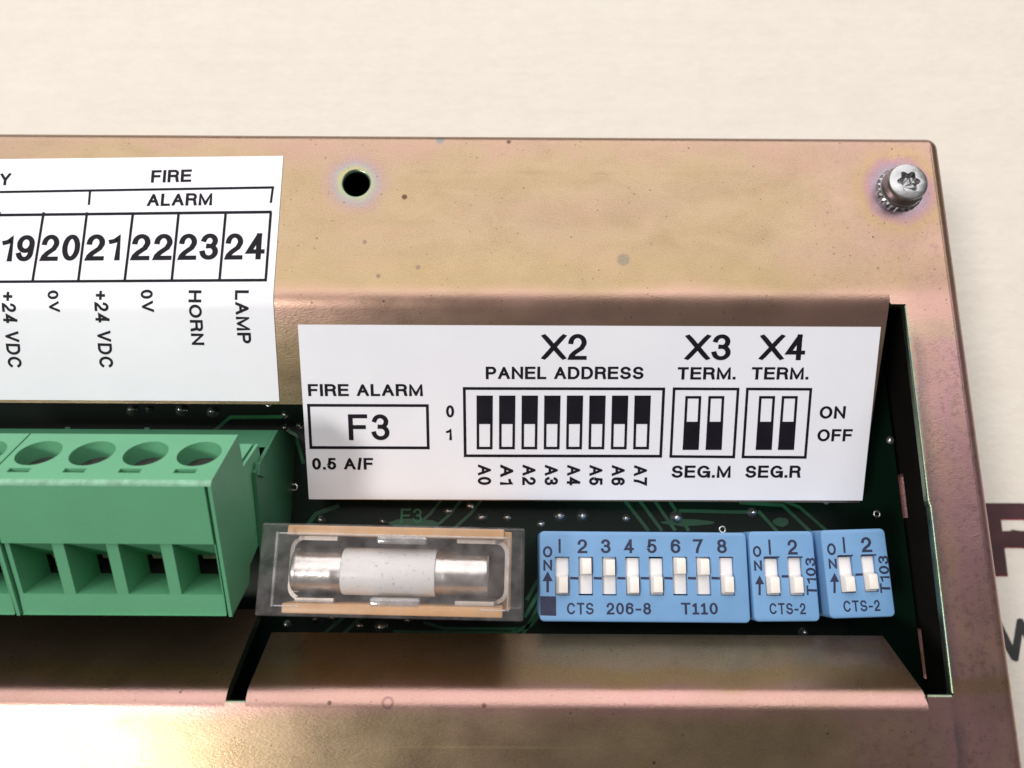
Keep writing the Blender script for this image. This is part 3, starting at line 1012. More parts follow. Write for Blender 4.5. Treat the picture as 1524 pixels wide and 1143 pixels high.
def frame_quads(c, t):
    """outline of a printed box: c = TL, TR, BR, BL pixels; t = line width in pixels"""
    (ax, ay), (bx, by), (cx, cy), (dx, dy) = c
    return [((ax, ay), (bx, by), (bx - t * .1, by + t), (ax, ay + t)),
            ((dx, dy - t), (cx, cy - t), (cx, cy), (dx, dy)),
            ((ax, ay), (ax + t, ay), (dx + t, dy), (dx, dy)),
            ((bx - t, by), (bx, by), (cx, cy), (cx - t, cy))]


# --- terminal label (left)
L1, O1 = label_sheet('label', 'white label with terminal numbers 19 to 24, folded over the bend above the green plugs',
                     [(-135, 239), (422, 232.5), (416, 597), (-133, 594)], 60)
label_text(L1, O1, 'FIRE', (224.5, 272), (284.5, 270.7), (224.5, 253.5), stroke=0.19, gap=0.115)
label_text(L1, O1, 'ALARM', (218.5, 307), (315.5, 305.5), (218.5, 288.6), stroke=0.19, gap=0.115)
label_text(L1, O1, 'Y', (-1, 276), (15, 275.5), (0, 258), stroke=0.19, gap=0.115)
label_quad(L1, O1, 'printed_line', [((-135, 286.5), (408, 277.2), (408, 280.8), (-135, 289.8)),
                                    ((132.6, 282), (136, 282), (134, 305), (130.6, 305)),
                                    ((404.6, 278), (408, 278), (404.8, 302), (401.4, 302))])
boxes = [((-135, 319.8), (404.5, 313.4), (404.3, 317.7), (-135, 323.7)), ((-135, 418.3), (397, 414.8), (397, 419.0), (-135, 422.1))]
for tx, bx in ((-0.5, -18.5), (65, 48.5), (129.5, 116.5), (198, 185.5), (266, 255.5), (336, 326.5), (403, 395.3)):
    boxes.append(((tx - 1.8, 316), (tx + 2.0, 316), (bx + 2.0, 418), (bx - 1.8, 418)))
label_quad(L1, O1, 'printed_frame', boxes)
for txt, x0, x1, yb in (('19', 1, 48.6, 389.3), ('20', 60, 117, 388.5), ('21', 127, 178, 388), ('22', 195, 255, 387.5), ('23', 265.3, 324, 387), ('24', 335, 393, 386.5)):
    label_text(L1, O1, txt, (x0 - 1, yb), (x1, yb - 0.5), (x0, yb - 39), stroke=0.165, gap=0.10, wscale=1.02, name='number')
for txt, x0, x1, y0, y1, lean in (('+24 VDC', 3, 24, 434, 547.5, 9.5), ('0V', 71, 87, 432.5, 465, 3), ('+24 VDC', 141, 162, 432.5, 547.5, 7.5), ('0V', 209.5, 227.5, 431.5, 465, 2.5),
                                  ('HORN', 281, 300, 432, 513.5, 4.5), ('LAMP', 350, 370.5, 432, 511, 4)):
    label_text(L1, O1, txt, (x0, y0), (x0 + lean, y1), (x1, y0), stroke=0.18)

# --- address label (right)
L2, O2 = label_sheet('label', 'white label with X2, X3 and X4 switch diagrams on the slope above the blue switches',
                     [(443.5, 483), (1310.5, 486.5), (1283, 744.5), (460, 742.5)], 10)
tx2 = lambda t, x0, x1, yt, yb, **k: label_text(L2, O2, t, (x0, yb), (x1, yb), (x0, yt), **k)
tx2('X2', 806, 873, 497, 535.5, stroke=0.155, gap=0.06, wscale=1.05)
tx2('PANEL ADDRESS', 723, 957.5, 545.6, 564.3, stroke=0.19, gap=0.115)
tx2('FIRE ALARM', 459, 629.5, 571.5, 589.5, stroke=0.19, gap=0.115)
tx2('F3', 519.5, 580.5, 616.5, 655, stroke=0.155, gap=0.14)
tx2('0.5 A/F', 465, 555.8, 681.5, 698.8, stroke=0.19, gap=0.115)
tx2('0', 664, 676, 603, 621.3, stroke=0.19, gap=0.115)
tx2('1', 664, 672.8, 637.6, 655, stroke=0.19, gap=0.115)
tx2('X3', 1019, 1087, 497.5, 536, stroke=0.155, gap=0.06, wscale=1.05)
tx2('X4', 1129.5, 1197, 497.5, 536, stroke=0.155, gap=0.06, wscale=1.05)
tx2('TERM.', 1008, 1094.5, 546.4, 564.8, stroke=0.19, gap=0.115)
tx2('TERM.', 1118, 1202.8, 546.4, 564.8, stroke=0.19, gap=0.115)
tx2('SEG.M', 999.2, 1087, 692.8, 711, stroke=0.19, gap=0.115)
tx2('SEG.R', 1108.8, 1190.8, 692.8, 711, stroke=0.19, gap=0.115)
tx2('ON', 1219, 1257.5, 604.4, 623, stroke=0.19, gap=0.115)
tx2('OFF', 1215.7, 1267.5, 638.6, 656.8, stroke=0.19, gap=0.115)
label_quad(L2, O2, 'printed_frame', frame_quads([(457, 601), (638, 601.5), (639.5, 668.6), (460.8, 668)], 4.2))
label_quad(L2, O2, 'printed_frame', frame_quads([(688.8, 576), (990, 576.7), (985.2, 681), (690.3, 680.3)], 4.2))
label_quad(L2, O2, 'printed_frame', frame_quads([(1001.3, 576.5), (1100.5, 577), (1093.8, 682), (996.2, 681.2)], 4.0))
label_quad(L2, O2, 'printed_frame', frame_quads([(1110.4, 576.8), (1208.8, 577.3), (1200.2, 682.6), (1103.6, 682)], 4.0))


def bar(x0, x1, x0b, x1b, yt, ym, yb, black_top, t=3.9):
    """printed switch symbol: outline with one half filled"""
    q = frame_quads([(x0, yt), (x1, yt), (x1b, yb), (x0b, yb)], t)
    f = (ym - yt) / (yb - yt)
    mx0, mx1 = x0 + (x0b - x0) * f, x1 + (x1b - x1) * f
    if black_top:
        q.append(((x0, yt), (x1, yt), (mx1, ym), (mx0, ym)))
    else:
        q.append(((mx0, ym), (mx1, ym), (x1b, yb), (x0b, yb)))
    label_quad(L2, O2, 'printed_switch', q)


for k in range(8):
    xa = 709.2 + 33.6 * k
    xb = 709.4 + 33.25 * k
    bar(xa, xa + 24.3, xb, xb + 23.6, 588.6, 631, 668.7, True)
    yl = 691.5 + 0.15 * k
    label_text(L2, O2, 'A%d' % k, (711.0 + 33.2 * k, yl), (711.0 + 33.1 * k, yl + 30), (731.2 + 33.2 * k, yl), stroke=0.19, gap=0.115)
for x0, x0b in ((1020, 1015.8), (1054.3, 1050), (1129.8, 1124.5), (1163.6, 1157.6)):
    bar(x0, x0 + 23.8, x0b, x0b + 24, 589.3, 627.5, 669.5, False)

# ================================================================== circuit board with its solder joints and tracks
Z_P = -14.0
pcb_o = Vector((0, -5, Z_P - 1.6))
pcb = thing('circuit_board', 'dark green circuit board with silver solder joints down inside the cover opening', 'circuit board', pcb_o)
b = MB()
e0, e1 = on_z(1335, 700, Z_P), on_z(1375, 1010, Z_P)
sl = (e1.x - e0.x) / (e1.y - e0.y)
xe = lambda y: e0.x + sl * (y - e0.y)
Y0, Y1 = -26.0, 34.0
for z, k in ((Z_P, 0), (Z_P - 1.6, 0)):
    b.quad((-78, Y0, z), (xe(Y0), Y0, z), (xe(Y1), Y1, z), (-78, Y1, z))
b.quad((xe(Y0), Y0, Z_P), (xe(Y0), Y0, Z_P - 1.6), (xe(Y1), Y1, Z_P - 1.6), (xe(Y1), Y1, Z_P))
b.quad((-78, Y0, Z_P), (xe(Y0), Y0, Z_P), (xe(Y0), Y0, Z_P - 1.6), (-78, Y0, Z_P - 1.6))
b.build('board', M_PCB, pcb, pcb_o)


def dome_mesh(name, r, h, mat, ring=False):
    mb = MB()
    if ring:
        lathe(mb, (0, 0, 0), [(r, 0.0), (r, 0.06), (r * 0.9, 0.12), (r * 0.62, 0.12), (r * 0.55, 0.05), (r * 0.5, -0.3)], 18)
    else:
        lathe(mb, (0, 0, 0), [(r * 1.15, 0.0), (r * 1.1, 0.05), (r * 0.92, h * 0.35), (r * 0.66, h * 0.72), (r * 0.34, h * 0.95), (0.03, h)], 16)
    me = bpy.data.meshes.new(name)
    me.from_pydata([(q * S)[:] for q in mb.v], [], mb.f)
    me.materials.append(mat)
    for pl in me.polygons:
        pl.use_smooth = True
    me.update()
    return me


me_joint, me_pin, me_via = dome_mesh('solder_joint', 0.58, 0.8, M_SOLDER), dome_mesh('solder_pin', 0.42, 0.32, M_SOLDER), dome_mesh('via_ring', 0.46, 0, M_SOLDER, True)


def put(me, name, x, y, sx=1.0, sy=1.0):
    p = on_z(x, y, Z_P)
    o = bpy.data.objects.new(name, me)
    COL.objects.link(o)
    o.parent = pcb
    o.location = (p + Vector((0, 0, 0.002)) - pcb_o) * S
    o.scale = (sx, sy, 1)
    o.rotation_euler.z = random.uniform(0, 6)


for x, y, k in ((197, 610, 1.15), (222, 609, 0.6), (270, 610, 1.15), (317, 613, 1.2), (570, 776, 0.95), (717, 770, 1.2), (833, 767, 1.25), (867, 767, 1.25), (1007, 770, 1.25),
                (478, 774, 0.9), (567, 934, 1.3), (495, 919, 0.95), (470, 921, 0.8), (607, 923, 0.95), (1120, 762, 1.0), (427, 930, 0.85), (1195, 941, 0.9)):
    put(me_joint, 'solder_joint', x, y, k, k * random.uniform(0.85, 1.0))
for x, y in ((424, 617), (424, 636), (446, 633), (667, 760), (755, 770), (805, 780), (932, 771), (535, 932), (700, 752), (1230, 745), (1325, 655)):
    put(me_pin, 'solder_joint', x, y)
for x, y in ((438, 725), (1075, 788), (400, 600), (1305, 765)):
    put(me_via, 'via_ring', x, y)


def track(pix, w, mat=None, z=0.05):
    pts = [on_z(x, y, Z_P) for x, y in pix]
    l_, r_ = strip([(q.x, q.y) for q in pts], w)
    mb = MB()
    for i in range(len(pts) - 1):
        a, b_, c, d = r_[i], r_[i + 1], l_[i + 1], l_[i]
        mb.quad((a.x, a.y, Z_P + z), (b_.x, b_.y, Z_P + z), (c.x, c.y, Z_P + z), (d.x, d.y, Z_P + z))
        mb.quad((a.x, a.y, Z_P), (b_.x, b_.y, Z_P), (b_.x, b_.y, Z_P + z), (a.x, a.y, Z_P + z))
        mb.quad((d.x, d.y, Z_P + z), (c.x, c.y, Z_P + z), (c.x, c.y, Z_P), (d.x, d.y, Z_P))
    mb.build('copper_track', mat or M_TRACE, pcb, pcb_o)


track([(318, 642), (343, 621), (420, 620.5)], 0.42, M_TRACE_LT)
track([(424, 637), (440, 648), (452, 690)], 0.4, M_TRACE_LT)
for k in range(3):
    track([(600 + 30 * k, 800), (640 + 30 * k, 765), (660 + 30 * k, 740)], 0.32)
track([(415, 655), (425, 690), (428, 800)], 0.35)
track([(452, 790), (470, 765), (505, 752)], 0.5)
for k in range(4):
    track([(930 + 22 * k, 745), (965 + 20 * k, 790)], 0.4)
track([(1010, 760), (1095, 762), (1130, 762), (1160, 795)], 0.4)
track([(1100, 748), (1165, 752), (1215, 800)], 0.4)
track([(1165, 745), (1190, 755), (1230, 790)], 0.35)
for k in range(3):
    track([(778 + 3 * k, 945 - 26 * k), (800 + 2 * k, 905 - 24 * k), (812, 880 - 20 * k)], 0.4)
track([(585, 941), (760, 943), (790, 930), (815, 900)], 0.45)
track([(480, 945), (500, 928), (520, 912)], 0.4)
track([(630, 926), (660, 935), (770, 936)], 0.35)
track([(510, 945), (530, 925), (545, 915)], 0.4)
# silkscreen mark F3 and smudges of flux
pA, pB, pT = on_z(596, 778, Z_P), on_z(628, 778, Z_P), on_z(596, 757, Z_P)
lettering('F3', flat_text(Z_P, (pA.x, pA.y), 0.0, 0.07), pB.x - pA.x, pT.y - pA.y, pcb, M_TRACE_LT, pcb_o, stroke=0.13)
for x0, y0, x1, y1 in ((575, 772, 660, 785), (985, 772, 1065, 783), (1150, 770, 1175, 785)):
    a, c = on_z(x0, y1, Z_P), on_z(x1, y0, Z_P)
    mb = MB()
    n = 14
    cx, cy, rx, ry = (a.x + c.x) / 2, (a.y + c.y) / 2, (c.x - a.x) / 2, (c.y - a.y) / 2
    mb.add([(cx + rx * math.cos(2 * PI * i / n) * random.uniform(.75, 1.1), cy + ry * math.sin(2 * PI * i / n) * random.uniform(.75, 1.1), Z_P + 0.062) for i in range(n)], [tuple(range(n))])
    mb.build('ground_patch', M_TRACE, pcb, pcb_o)

# ================================================================== green pluggable terminals
A_ = Vector((5.59, 10.77))
E1 = Vector((-0.823, -0.568)).normalized()      # down the wire-entry face
E2 = Vector((0.568, -0.823)).normalized()       # into the plug
PITCH = 5.05
X_R = -26.85


def yz(s, d):
    q = A_ + E1 * s + E2 * d
    return q.x, q.y


def SF(x, d, h=0.0):
    return P3(x, -0.113 * (d - 0.42) + h, d)


def P3(x, s, d):
    return Vector((x, *yz(s, d)))


LEN = 14.75
DEP = 7.85
prof = [(0, 0), (-0.84, DEP), (2.8, DEP + 0.2), (2.8, 13.0), (12.3, 13.0), (13.2, 6.0), (LEN, 5.2), (LEN, 0)]   # (s, d) outline of the plug side


def build_plug(x_right, label):
    nP = 4
    w_ = nP * PITCH + 0.06
    x_left = x_right - w_
    org = Vector(((x_left + x_right) / 2, yz(7, 13)[0], yz(7, 13)[1]))
    root = thing('terminal_plug', label, 'terminal plug', org, group='green terminal plugs')
    xp = x_right - 0.62          # body ends here, the end plate closes it
    mb = MB()
    # entry face: flat panel on top, ledge, openings, lip
    s0, s1, s2, s3 = 0.42, 6.55, 12.5, LEN
    led = 0.32                   # the opening band lies a little behind the upper panel
    mb.quad(P3(x_left, s0, 0), P3(x_left, s1, 0), P3(xp, s1, 0), P3(xp, s0, 0))
    mb.quad(P3(x_left, s1, 0), P3(x_left, s1 + 0.12, led), P3(xp, s1 + 0.12, led), P3(xp, s1, 0))
    mb.quad(P3(x_left, s2, led), P3(x_left, s3, led * 0.6), P3(xp, s3, led * 0.6), P3(xp, s2, led))
    t = s1 + 0.12
    ow = 3.95
    edges = [x_left]
    for k in range(nP):
        cx = x_right - 0.06 - PITCH * (nP - 1 - k) - 2.55
        edges += [cx - ow / 2 - 0.08, cx + ow / 2 - 0.08]
    edges.append(xp)
    for i in range(0, len(edges), 2):
        mb.quad(P3(edges[i], t, led), P3(edges[i], s2, led), P3(edges[i + 1], s2, led), P3(edges[i + 1], t, led))
    for k in range(nP):
        xa, xb = edges[1 + 2 * k], edges[2 + 2 * k]
        D = 4.6
        ia, ib = xa + 0.12, xb - 0.12
        ta, tb = t + 4.3, s2 + 0.75
        o4 = [P3(xa, t, led), P3(xb, t, led), P3(xb, s2, led), P3(xa, s2, led)]
        i4 = [P3(ia, ta, D), P3(ib, ta, D), P3(ib, tb, D), P3(ia, tb, D)]
        for a in range(4):
            b_ = (a + 1) % 4
            mb.quad(o4[a], o4[b_], i4[b_], i4[a])
        d4 = [P3(ia, ta - 0.6, D + 3), P3(ib, ta - 0.6, D + 3), P3(ib, 12.2, D + 3), P3(ia, 12.2, D + 3)]
        for a in range(4):
            b_ = (a + 1) % 4
            mb.quad(i4[a], i4[b_], d4[b_], d4[a], 1)
        mb.quad(*d4, 1)
    # screw face with round wells and small keying slots (coordinates: x, d)
    outer_ = [(x_left, 0.42), (x_right, 0.42), (x_right, DEP), (x_left, DEP)]
    loops = [outer_]
    wells, slots = [], []
    for k in range(nP):
        cx = x_right - 0.06 - PITCH * (nP - 1 - k) - 2.55
        wells.append((cx, circle(cx, 4.55, 2.02, 36)))
        slots.append([(cx - 1.28, 1.45), (cx + 0.72, 1.45), (cx + 0.72, 2.10), (cx - 1.28, 2.10)])
        loops += [wells[-1][1], slots[-1]]
    mb.poly(loops, lambda q: SF(q[0], q[1]))
    for cx, lp in wells:
        n = len(lp)
        for i in range(n):
            a, b_ = lp[i], lp[(i + 1) % n]
            mb.quad(SF(*a), SF(*b_), SF(*b_, 1.9), SF(*a, 1.9))
        mb.add([SF(*q, 1.9) for q in lp], [tuple(range(n))], 1)
    for lp in slots:
        for i in range(4):
            a, b_ = lp[i], lp[(i + 1) % 4]
            mb.quad(SF(*a), SF(*b_), SF(*b_, 1.3), SF(*a, 1.3))
        mb.add([SF(*q, 1.3) for q in lp], [(0, 1, 2, 3)], 1)
    # worn chamfer between the two faces
    for k in range(3):
        a0, a1 = PI / 2 * k / 3, PI / 2 * (k + 1) / 3
        g = lambda a: (0.42 - 0.42 * math.sin(a), 0.42 - 0.42 * math.cos(a))
        mb.quad(P3(x_left, *g(a0)), P3(x_right, *g(a0)), P3(x_right, *g(a1)), P3(x_left, *g(a1)), 2)
    # sides, back and bottom
    sd = [(0.42, 0)] + [(0, 0.42)] + prof[1:-1] + [(LEN, led * 0.6), (s2, led), (t, led), (s1, 0)]
    flat = [Vector((a, b_, 0)) for a, b_ in sd]
    tr = tessellate_polygon([flat])
    for x in (x_left, xp):
        mb.add([P3(x, a, b_) for a, b_ in sd], [tuple(q) for q in tr])
    for (a, b_) in zip(prof[1:-1], prof[2:]):
        mb.quad(P3(x_left, *a), P3(xp, *a), P3(xp, *b_), P3(x_left, *b_))
    body = mb.build('housing', M_GREEN, root, org, False, [M_GREEN, M_CAVITY, M_GREEN_WORN], weld=True)
    # end plate with a narrow crack to the body
    ep = MB()
    pe = [(0.42, 0), (0, 0.42), (-0.84, DEP), (2.8, DEP + 0.2), (2.8, 13.0), (12.3, 13.0), (13.2, 6.0), (LEN + 0.05, 5.2), (LEN + 0.05, -0.05)]
    tr = tessellate_polygon([[Vector((a, b_, 0)) for a, b_ in pe]])
    xa = xp + 0.3
    for x in (xa, x_right):
        ep.add([P3(x, a, b_) for a, b_ in pe], [tuple(q) for q in tr])
    n = len(pe)
    for i in range(n):
        a, b_ = pe[i], pe[(i + 1) % n]
        if i == 1:
            continue
        ep.quad(P3(xa, *a), P3(x_right, *a), P3(x_right, *b_), P3(xa, *b_))
    ep.build('end_plate', M_GREEN, root, org, False, weld=True)
    for k in range(nP):
        cx = x_right - 0.06 - PITCH * (nP - 1 - k) - 2.55
        cs = MB()
        lp = circle(0, 0, 1.62, 24)
        ax = lambda q, h: SF(cx + q[0], 4.55 + q[1], h)
        cs.add([ax(q, 1.5) for q in lp], [tuple(range(24))])
        for i in range(24):
            cs.quad(ax(lp[i], 1.5), ax(lp[(i + 1) % 24], 1.5), ax(lp[(i + 1) % 24], 1.88), ax(lp[i], 1.88))
        for (x0, x1) in ((-1.5, 1.5),):
            cs.add([SF(cx + x0, 4.3, 1.49), SF(cx + x1, 4.3, 1.49), SF(cx + x1, 4.8, 1.49), SF(cx + x0, 4.8, 1.49)], [(0, 1, 2, 3)], 1)
        cs.build('clamp_screw', M_CLAMP_SCREW, root, org, False, [M_CLAMP_SCREW, M_CAVITY])
        wc = MB()
        xa, xb = edges[1 + 2 * k] + 0.5, edges[2 + 2 * k] - 0.35
        sa = s1 + 0.12 + 4.25
        pts = [(sa, 4.75), (sa + 0.75, 4.95), (sa + 0.85, 5.6), (sa, 5.6)]
        for x in (xa, xb):
            wc.add([P3(x, *q) for q in pts], [(0, 1, 2, 3)])
        for i in range(4):
            a, b_ = pts[i], pts[(i + 1) % 4]
            wc.quad(P3(xa, *a), P3(xb, *a), P3(xb, *b_), P3(xa, *b_))
        wc.build('wire_clamp', M_CLAMP, root, org)
    return root


build_plug(X_R, 'green four-way terminal plug with a cracked end plate next to the clear fuse holder')
build_plug(X_R - 4 * PITCH - 0.24, 'green terminal plug mostly cut off by the picture edge, beside the fully visible plug')

# header the plugs sit in
hx0, hx1 = -78.0, -26.42
hd_o = Vector(((hx0 + hx1) / 2, 4, Z_P))
hdr = thing('terminal_header', 'darker green pin header soldered to the board behind the terminal plugs', 'terminal header', hd_o)
hp = [(7.5, 0.0), (12.9, -6.5), (13.2, -9.0), (13.2, Z_P), (-1.0, Z_P), (-3.4, -8.0), (-2.6, -5.4)]
mb = MB()
wall = 0.38
tr = tessellate_polygon([[Vector((a, b_, 0)) for a, b_ in hp]])
# right end wall as a solid slab, then a long back wall and the floor
for x in (hx1, hx1 - wall):
    mb.add([(x, *q) for q in hp], [tuple(t_) for t_ in tr])
for i in range(len(hp)):
    a, b_ = hp[i], hp[(i + 1) % len(hp)]
    mb.quad((hx1, *a), (hx1 - wall, *a), (hx1 - wall, *b_), (hx1, *b_))
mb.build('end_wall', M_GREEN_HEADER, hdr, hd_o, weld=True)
bk = MB()
bp_ = [(10.6, -3.7), (12.9, -6.5), (13.2, -9.0), (13.2, Z_P + 0.02), (12.0, Z_P + 0.02), (10.4, -6.0)]
tr = tessellate_polygon([[Vector((a, b_, 0)) for a, b_ in bp_]])
for x in (hx0, hx1 - wall - 0.02):
    bk.add([(x, *q) for q in bp_], [tuple(t_) for t_ in tr])
for i in range(len(bp_)):
    a, b_ = bp_[i], bp_[(i + 1) % len(bp_)]
    bk.quad((hx0, *a), (hx1 - wall - 0.02, *a), (hx1 - wall - 0.02, *b_), (hx0, *b_))
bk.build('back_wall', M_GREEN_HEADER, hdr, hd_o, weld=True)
# small rib on the end wall near the plug
rb = MB()
rb.box((hx1 - 0.37, 7.2, -2.2), (hx1 + 0.25, 8.6, -0.4))
rb.build('keying_rib', M_GREEN_HEADER, hdr, hd_o, bevel=0.12)
for px_ in (101, 219):
    q = on_z(px_, 633, -9)
    pn = MB()
    pn.box((q.x - 0.28, 13.0, -12), (q.x + 0.28, 13.5, -9.0))
    pn.build('moulded_tab', M_GREEN_HEADER, hdr, hd_o)

# ================================================================== fuse holder and the fuse in it
FR = math.radians(-0.9)
fc = Vector((-11.65, -2.28, 0))
fo = Vector((fc.x, fc.y, Z_P))
holder = thing('fuse_holder', 'clear plastic fuse holder on an amber base between the green plug and blue switches', 'fuse holder', fo, (0, 0, FR))
ZC = 2.6                      # top of the clear cover
hx, hy = 12.95, 4.42
R0 = Vector((0, 0, Z_P))      # local frame: millimetres about the holder centre, z as in the world
base = MB()
base.box((-11.9, -4.25, -12.6), (11.7, 4.25, -8.2))
base.box((-11.3, -1.0, -14.0), (-10.3, 1.0, -12.6))
base.box((10.1, -1.0, -14.0), (11.1, 1.0, -12.6))
base.build('base', M_AMBER, holder, R0, True, bevel=0.2)
dk = MB()
dk.box((-11.2, -2.95, -8.19), (11.0, 2.95, -7.5))
dk.build('base_floor', M_BROWN, holder, R0)
amb = MB()
for sgn in (-1, 1):
    y0, y1 = sorted((sgn * 3.3, sgn * 4.3))
    amb.box((-11.0, y0, -8.19), (10.9, y1, 0.6))
amb.build('base_rail', M_AMBER, holder, R0, True, bevel=0.15)
cv = MB()
wl = 0.95
zb = -12.4
# outer faces
cv.box((-hx, -hy, zb), (hx, hy, ZC), 1, 0)
co = cv.build('cover', M_CLEAR, holder, R0, False, [M_CLEAR, M_CLEAR_EDGE], bevel=0.22, seg=3)
cin = MB()
ix, iy = hx - 1.35, hy - 0.95
cin.box((-ix, -iy, -7.4), (ix, iy, ZC - 1.0), 0, 0)
cin.build('cover_cavity', M_CLEAR_IN, holder, R0, False, [M_CLEAR_IN], bevel=0.35, seg=3)
rim = MB()


def rim_bar(x0, y0, x1, y1, w_):
    rim.box((min(x0, x1) - w_ / 2, min(y0, y1) - w_ / 2, ZC - 0.30), (max(x0, x1) + w_ / 2, max(y0, y1) + w_ / 2, ZC + 0.05))


rx, ry = hx - 1.55, hy - 0.98
rim_bar(-rx, -ry, -rx, ry, 0.22)
rim_bar(rx, -ry, rx, ry, 0.16)
rim_bar(-rx + 0.25, ry, rx - 0.25, ry, 0.16)
rim_bar(-rx + 0.25, -ry, -rx + 2.6, -ry, 0.14)
rim_bar(rx - 2.6, -ry, rx - 0.25, -ry, 0.14)
rim.build('cover_rim', M_CLEAR_RIM, holder, R0, False, bevel=0.06)
for sy_, x0, x1 in ((-1, -2.3, 2.6), (1, -1.9, 3.0)):
    lt = MB()
    y = sy_ * 3.05
    lt.box((x0, y - 0.42, -1.0), (x1, y + 0.42, 0.7))
    lt.build('cover_latch', M_CLEAR_RIM, holder, R0, True, bevel=0.2)


def clip(side):
    """spring clip: a U in plan with its round end outwards, jaws beside the fuse cap"""
    path = []
    xin, xc, jaw, rr = 6.1, 10.2, 3.05, 1.2
    path += [(xin, jaw), (xc - 0.2, jaw)]
    path += [(xc - 0.2 + rr * math.sin(a), jaw - rr + rr * math.cos(a)) for a in [PI / 2 * k / 6 for k in range(1, 7)]]
    path += [(xc - 0.2 + rr * math.sin(a), -jaw + rr + rr * math.cos(a)) for a in [PI / 2 + PI / 2 * k / 6 for k in range(0, 7)]]
    path += [(xin, -jaw)]
    path = [(side * x, y) for x, y in path]
    l_, r_ = strip(path, 0.42)
    mb = MB()
    n = len(path)
    hz = lambda i: -0.35 if (i in (0, 1, n - 1, n - 2)) else -2.6
    for i in range(n - 1):
        h0, h1 = hz(i), hz(i + 1)
        a, b_, c, d = l_[i], l_[i + 1], r_[i + 1], r_[i]
        mb.quad((a.x, a.y, h0), (b_.x, b_.y, h1), (c.x, c.y, h1), (d.x, d.y, h0))
        mb.quad((a.x, a.y, -7.4), (b_.x, b_.y, -7.4), (b_.x, b_.y, h1), (a.x, a.y, h0))
        mb.quad((d.x, d.y, h0), (c.x, c.y, h1), (c.x, c.y, -7.4), (d.x, d.y, -7.4))
    for i in (0, n - 1):
        mb.quad((l_[i].x, l_[i].y, -7.4), (r_[i].x, r_[i].y, -7.4), (r_[i].x, r_[i].y, hz(i)), (l_[i].x, l_[i].y, hz(i)))
    mb.build('clip', M_CLIP, holder, R0, True, weld=True).data.set_sharp_from_angle(angle=0.6)


clip(-1)
clip(1)

FZ = -1.9
fuse = thing('fuse', 'white ceramic cartridge fuse with shiny metal end caps inside the clear holder', 'fuse', (fc.x - 0.6, fc.y - 0.18, FZ - 2.6), (0, 0, FR))
F0 = Vector((0, 0, FZ - 2.6))
tb = MB()
lathe(tb, (0, 0, FZ), [(0.1, -4.9), (2.30, -4.9), (2.37, -4.75), (2.39, 4.45), (2.33, 4.6), (0.1, 4.6)], 48, axis='x')
tb.build('tube', M_CERAMIC, fuse, F0, True, weld=True).data.set_sharp_from_angle(angle=0.7)
for x0, x1 in ((-10.05, -4.85), (4.55, 10.0)):
    cp = MB()
    o_, i_ = (x0, x1) if x0 < 0 else (x1, x0)
    sg = 1 if i_ > o_ else -1
    lathe(cp, (0, 0, FZ), [(0.05, o_), (1.9, o_), (2.10, o_ + sg * 0.06), (2.19, o_ + sg * 0.22), (2.21, o_ + sg * 0.6), (2.20, i_ - sg * 1.3), (2.23, i_ - sg * 1.1), (2.20, i_ - sg * 0.9), (2.21, i_ - sg * 0.1), (2.1, i_)], 56, axis='x')
    cp.build('end_cap', M_TIN, fuse, F0, True, weld=True).data.set_sharp_from_angle(angle=0.8)

# ================================================================== blue slide switches
TOPZ = 8.0                    # top face above the board, in each switch's own frame


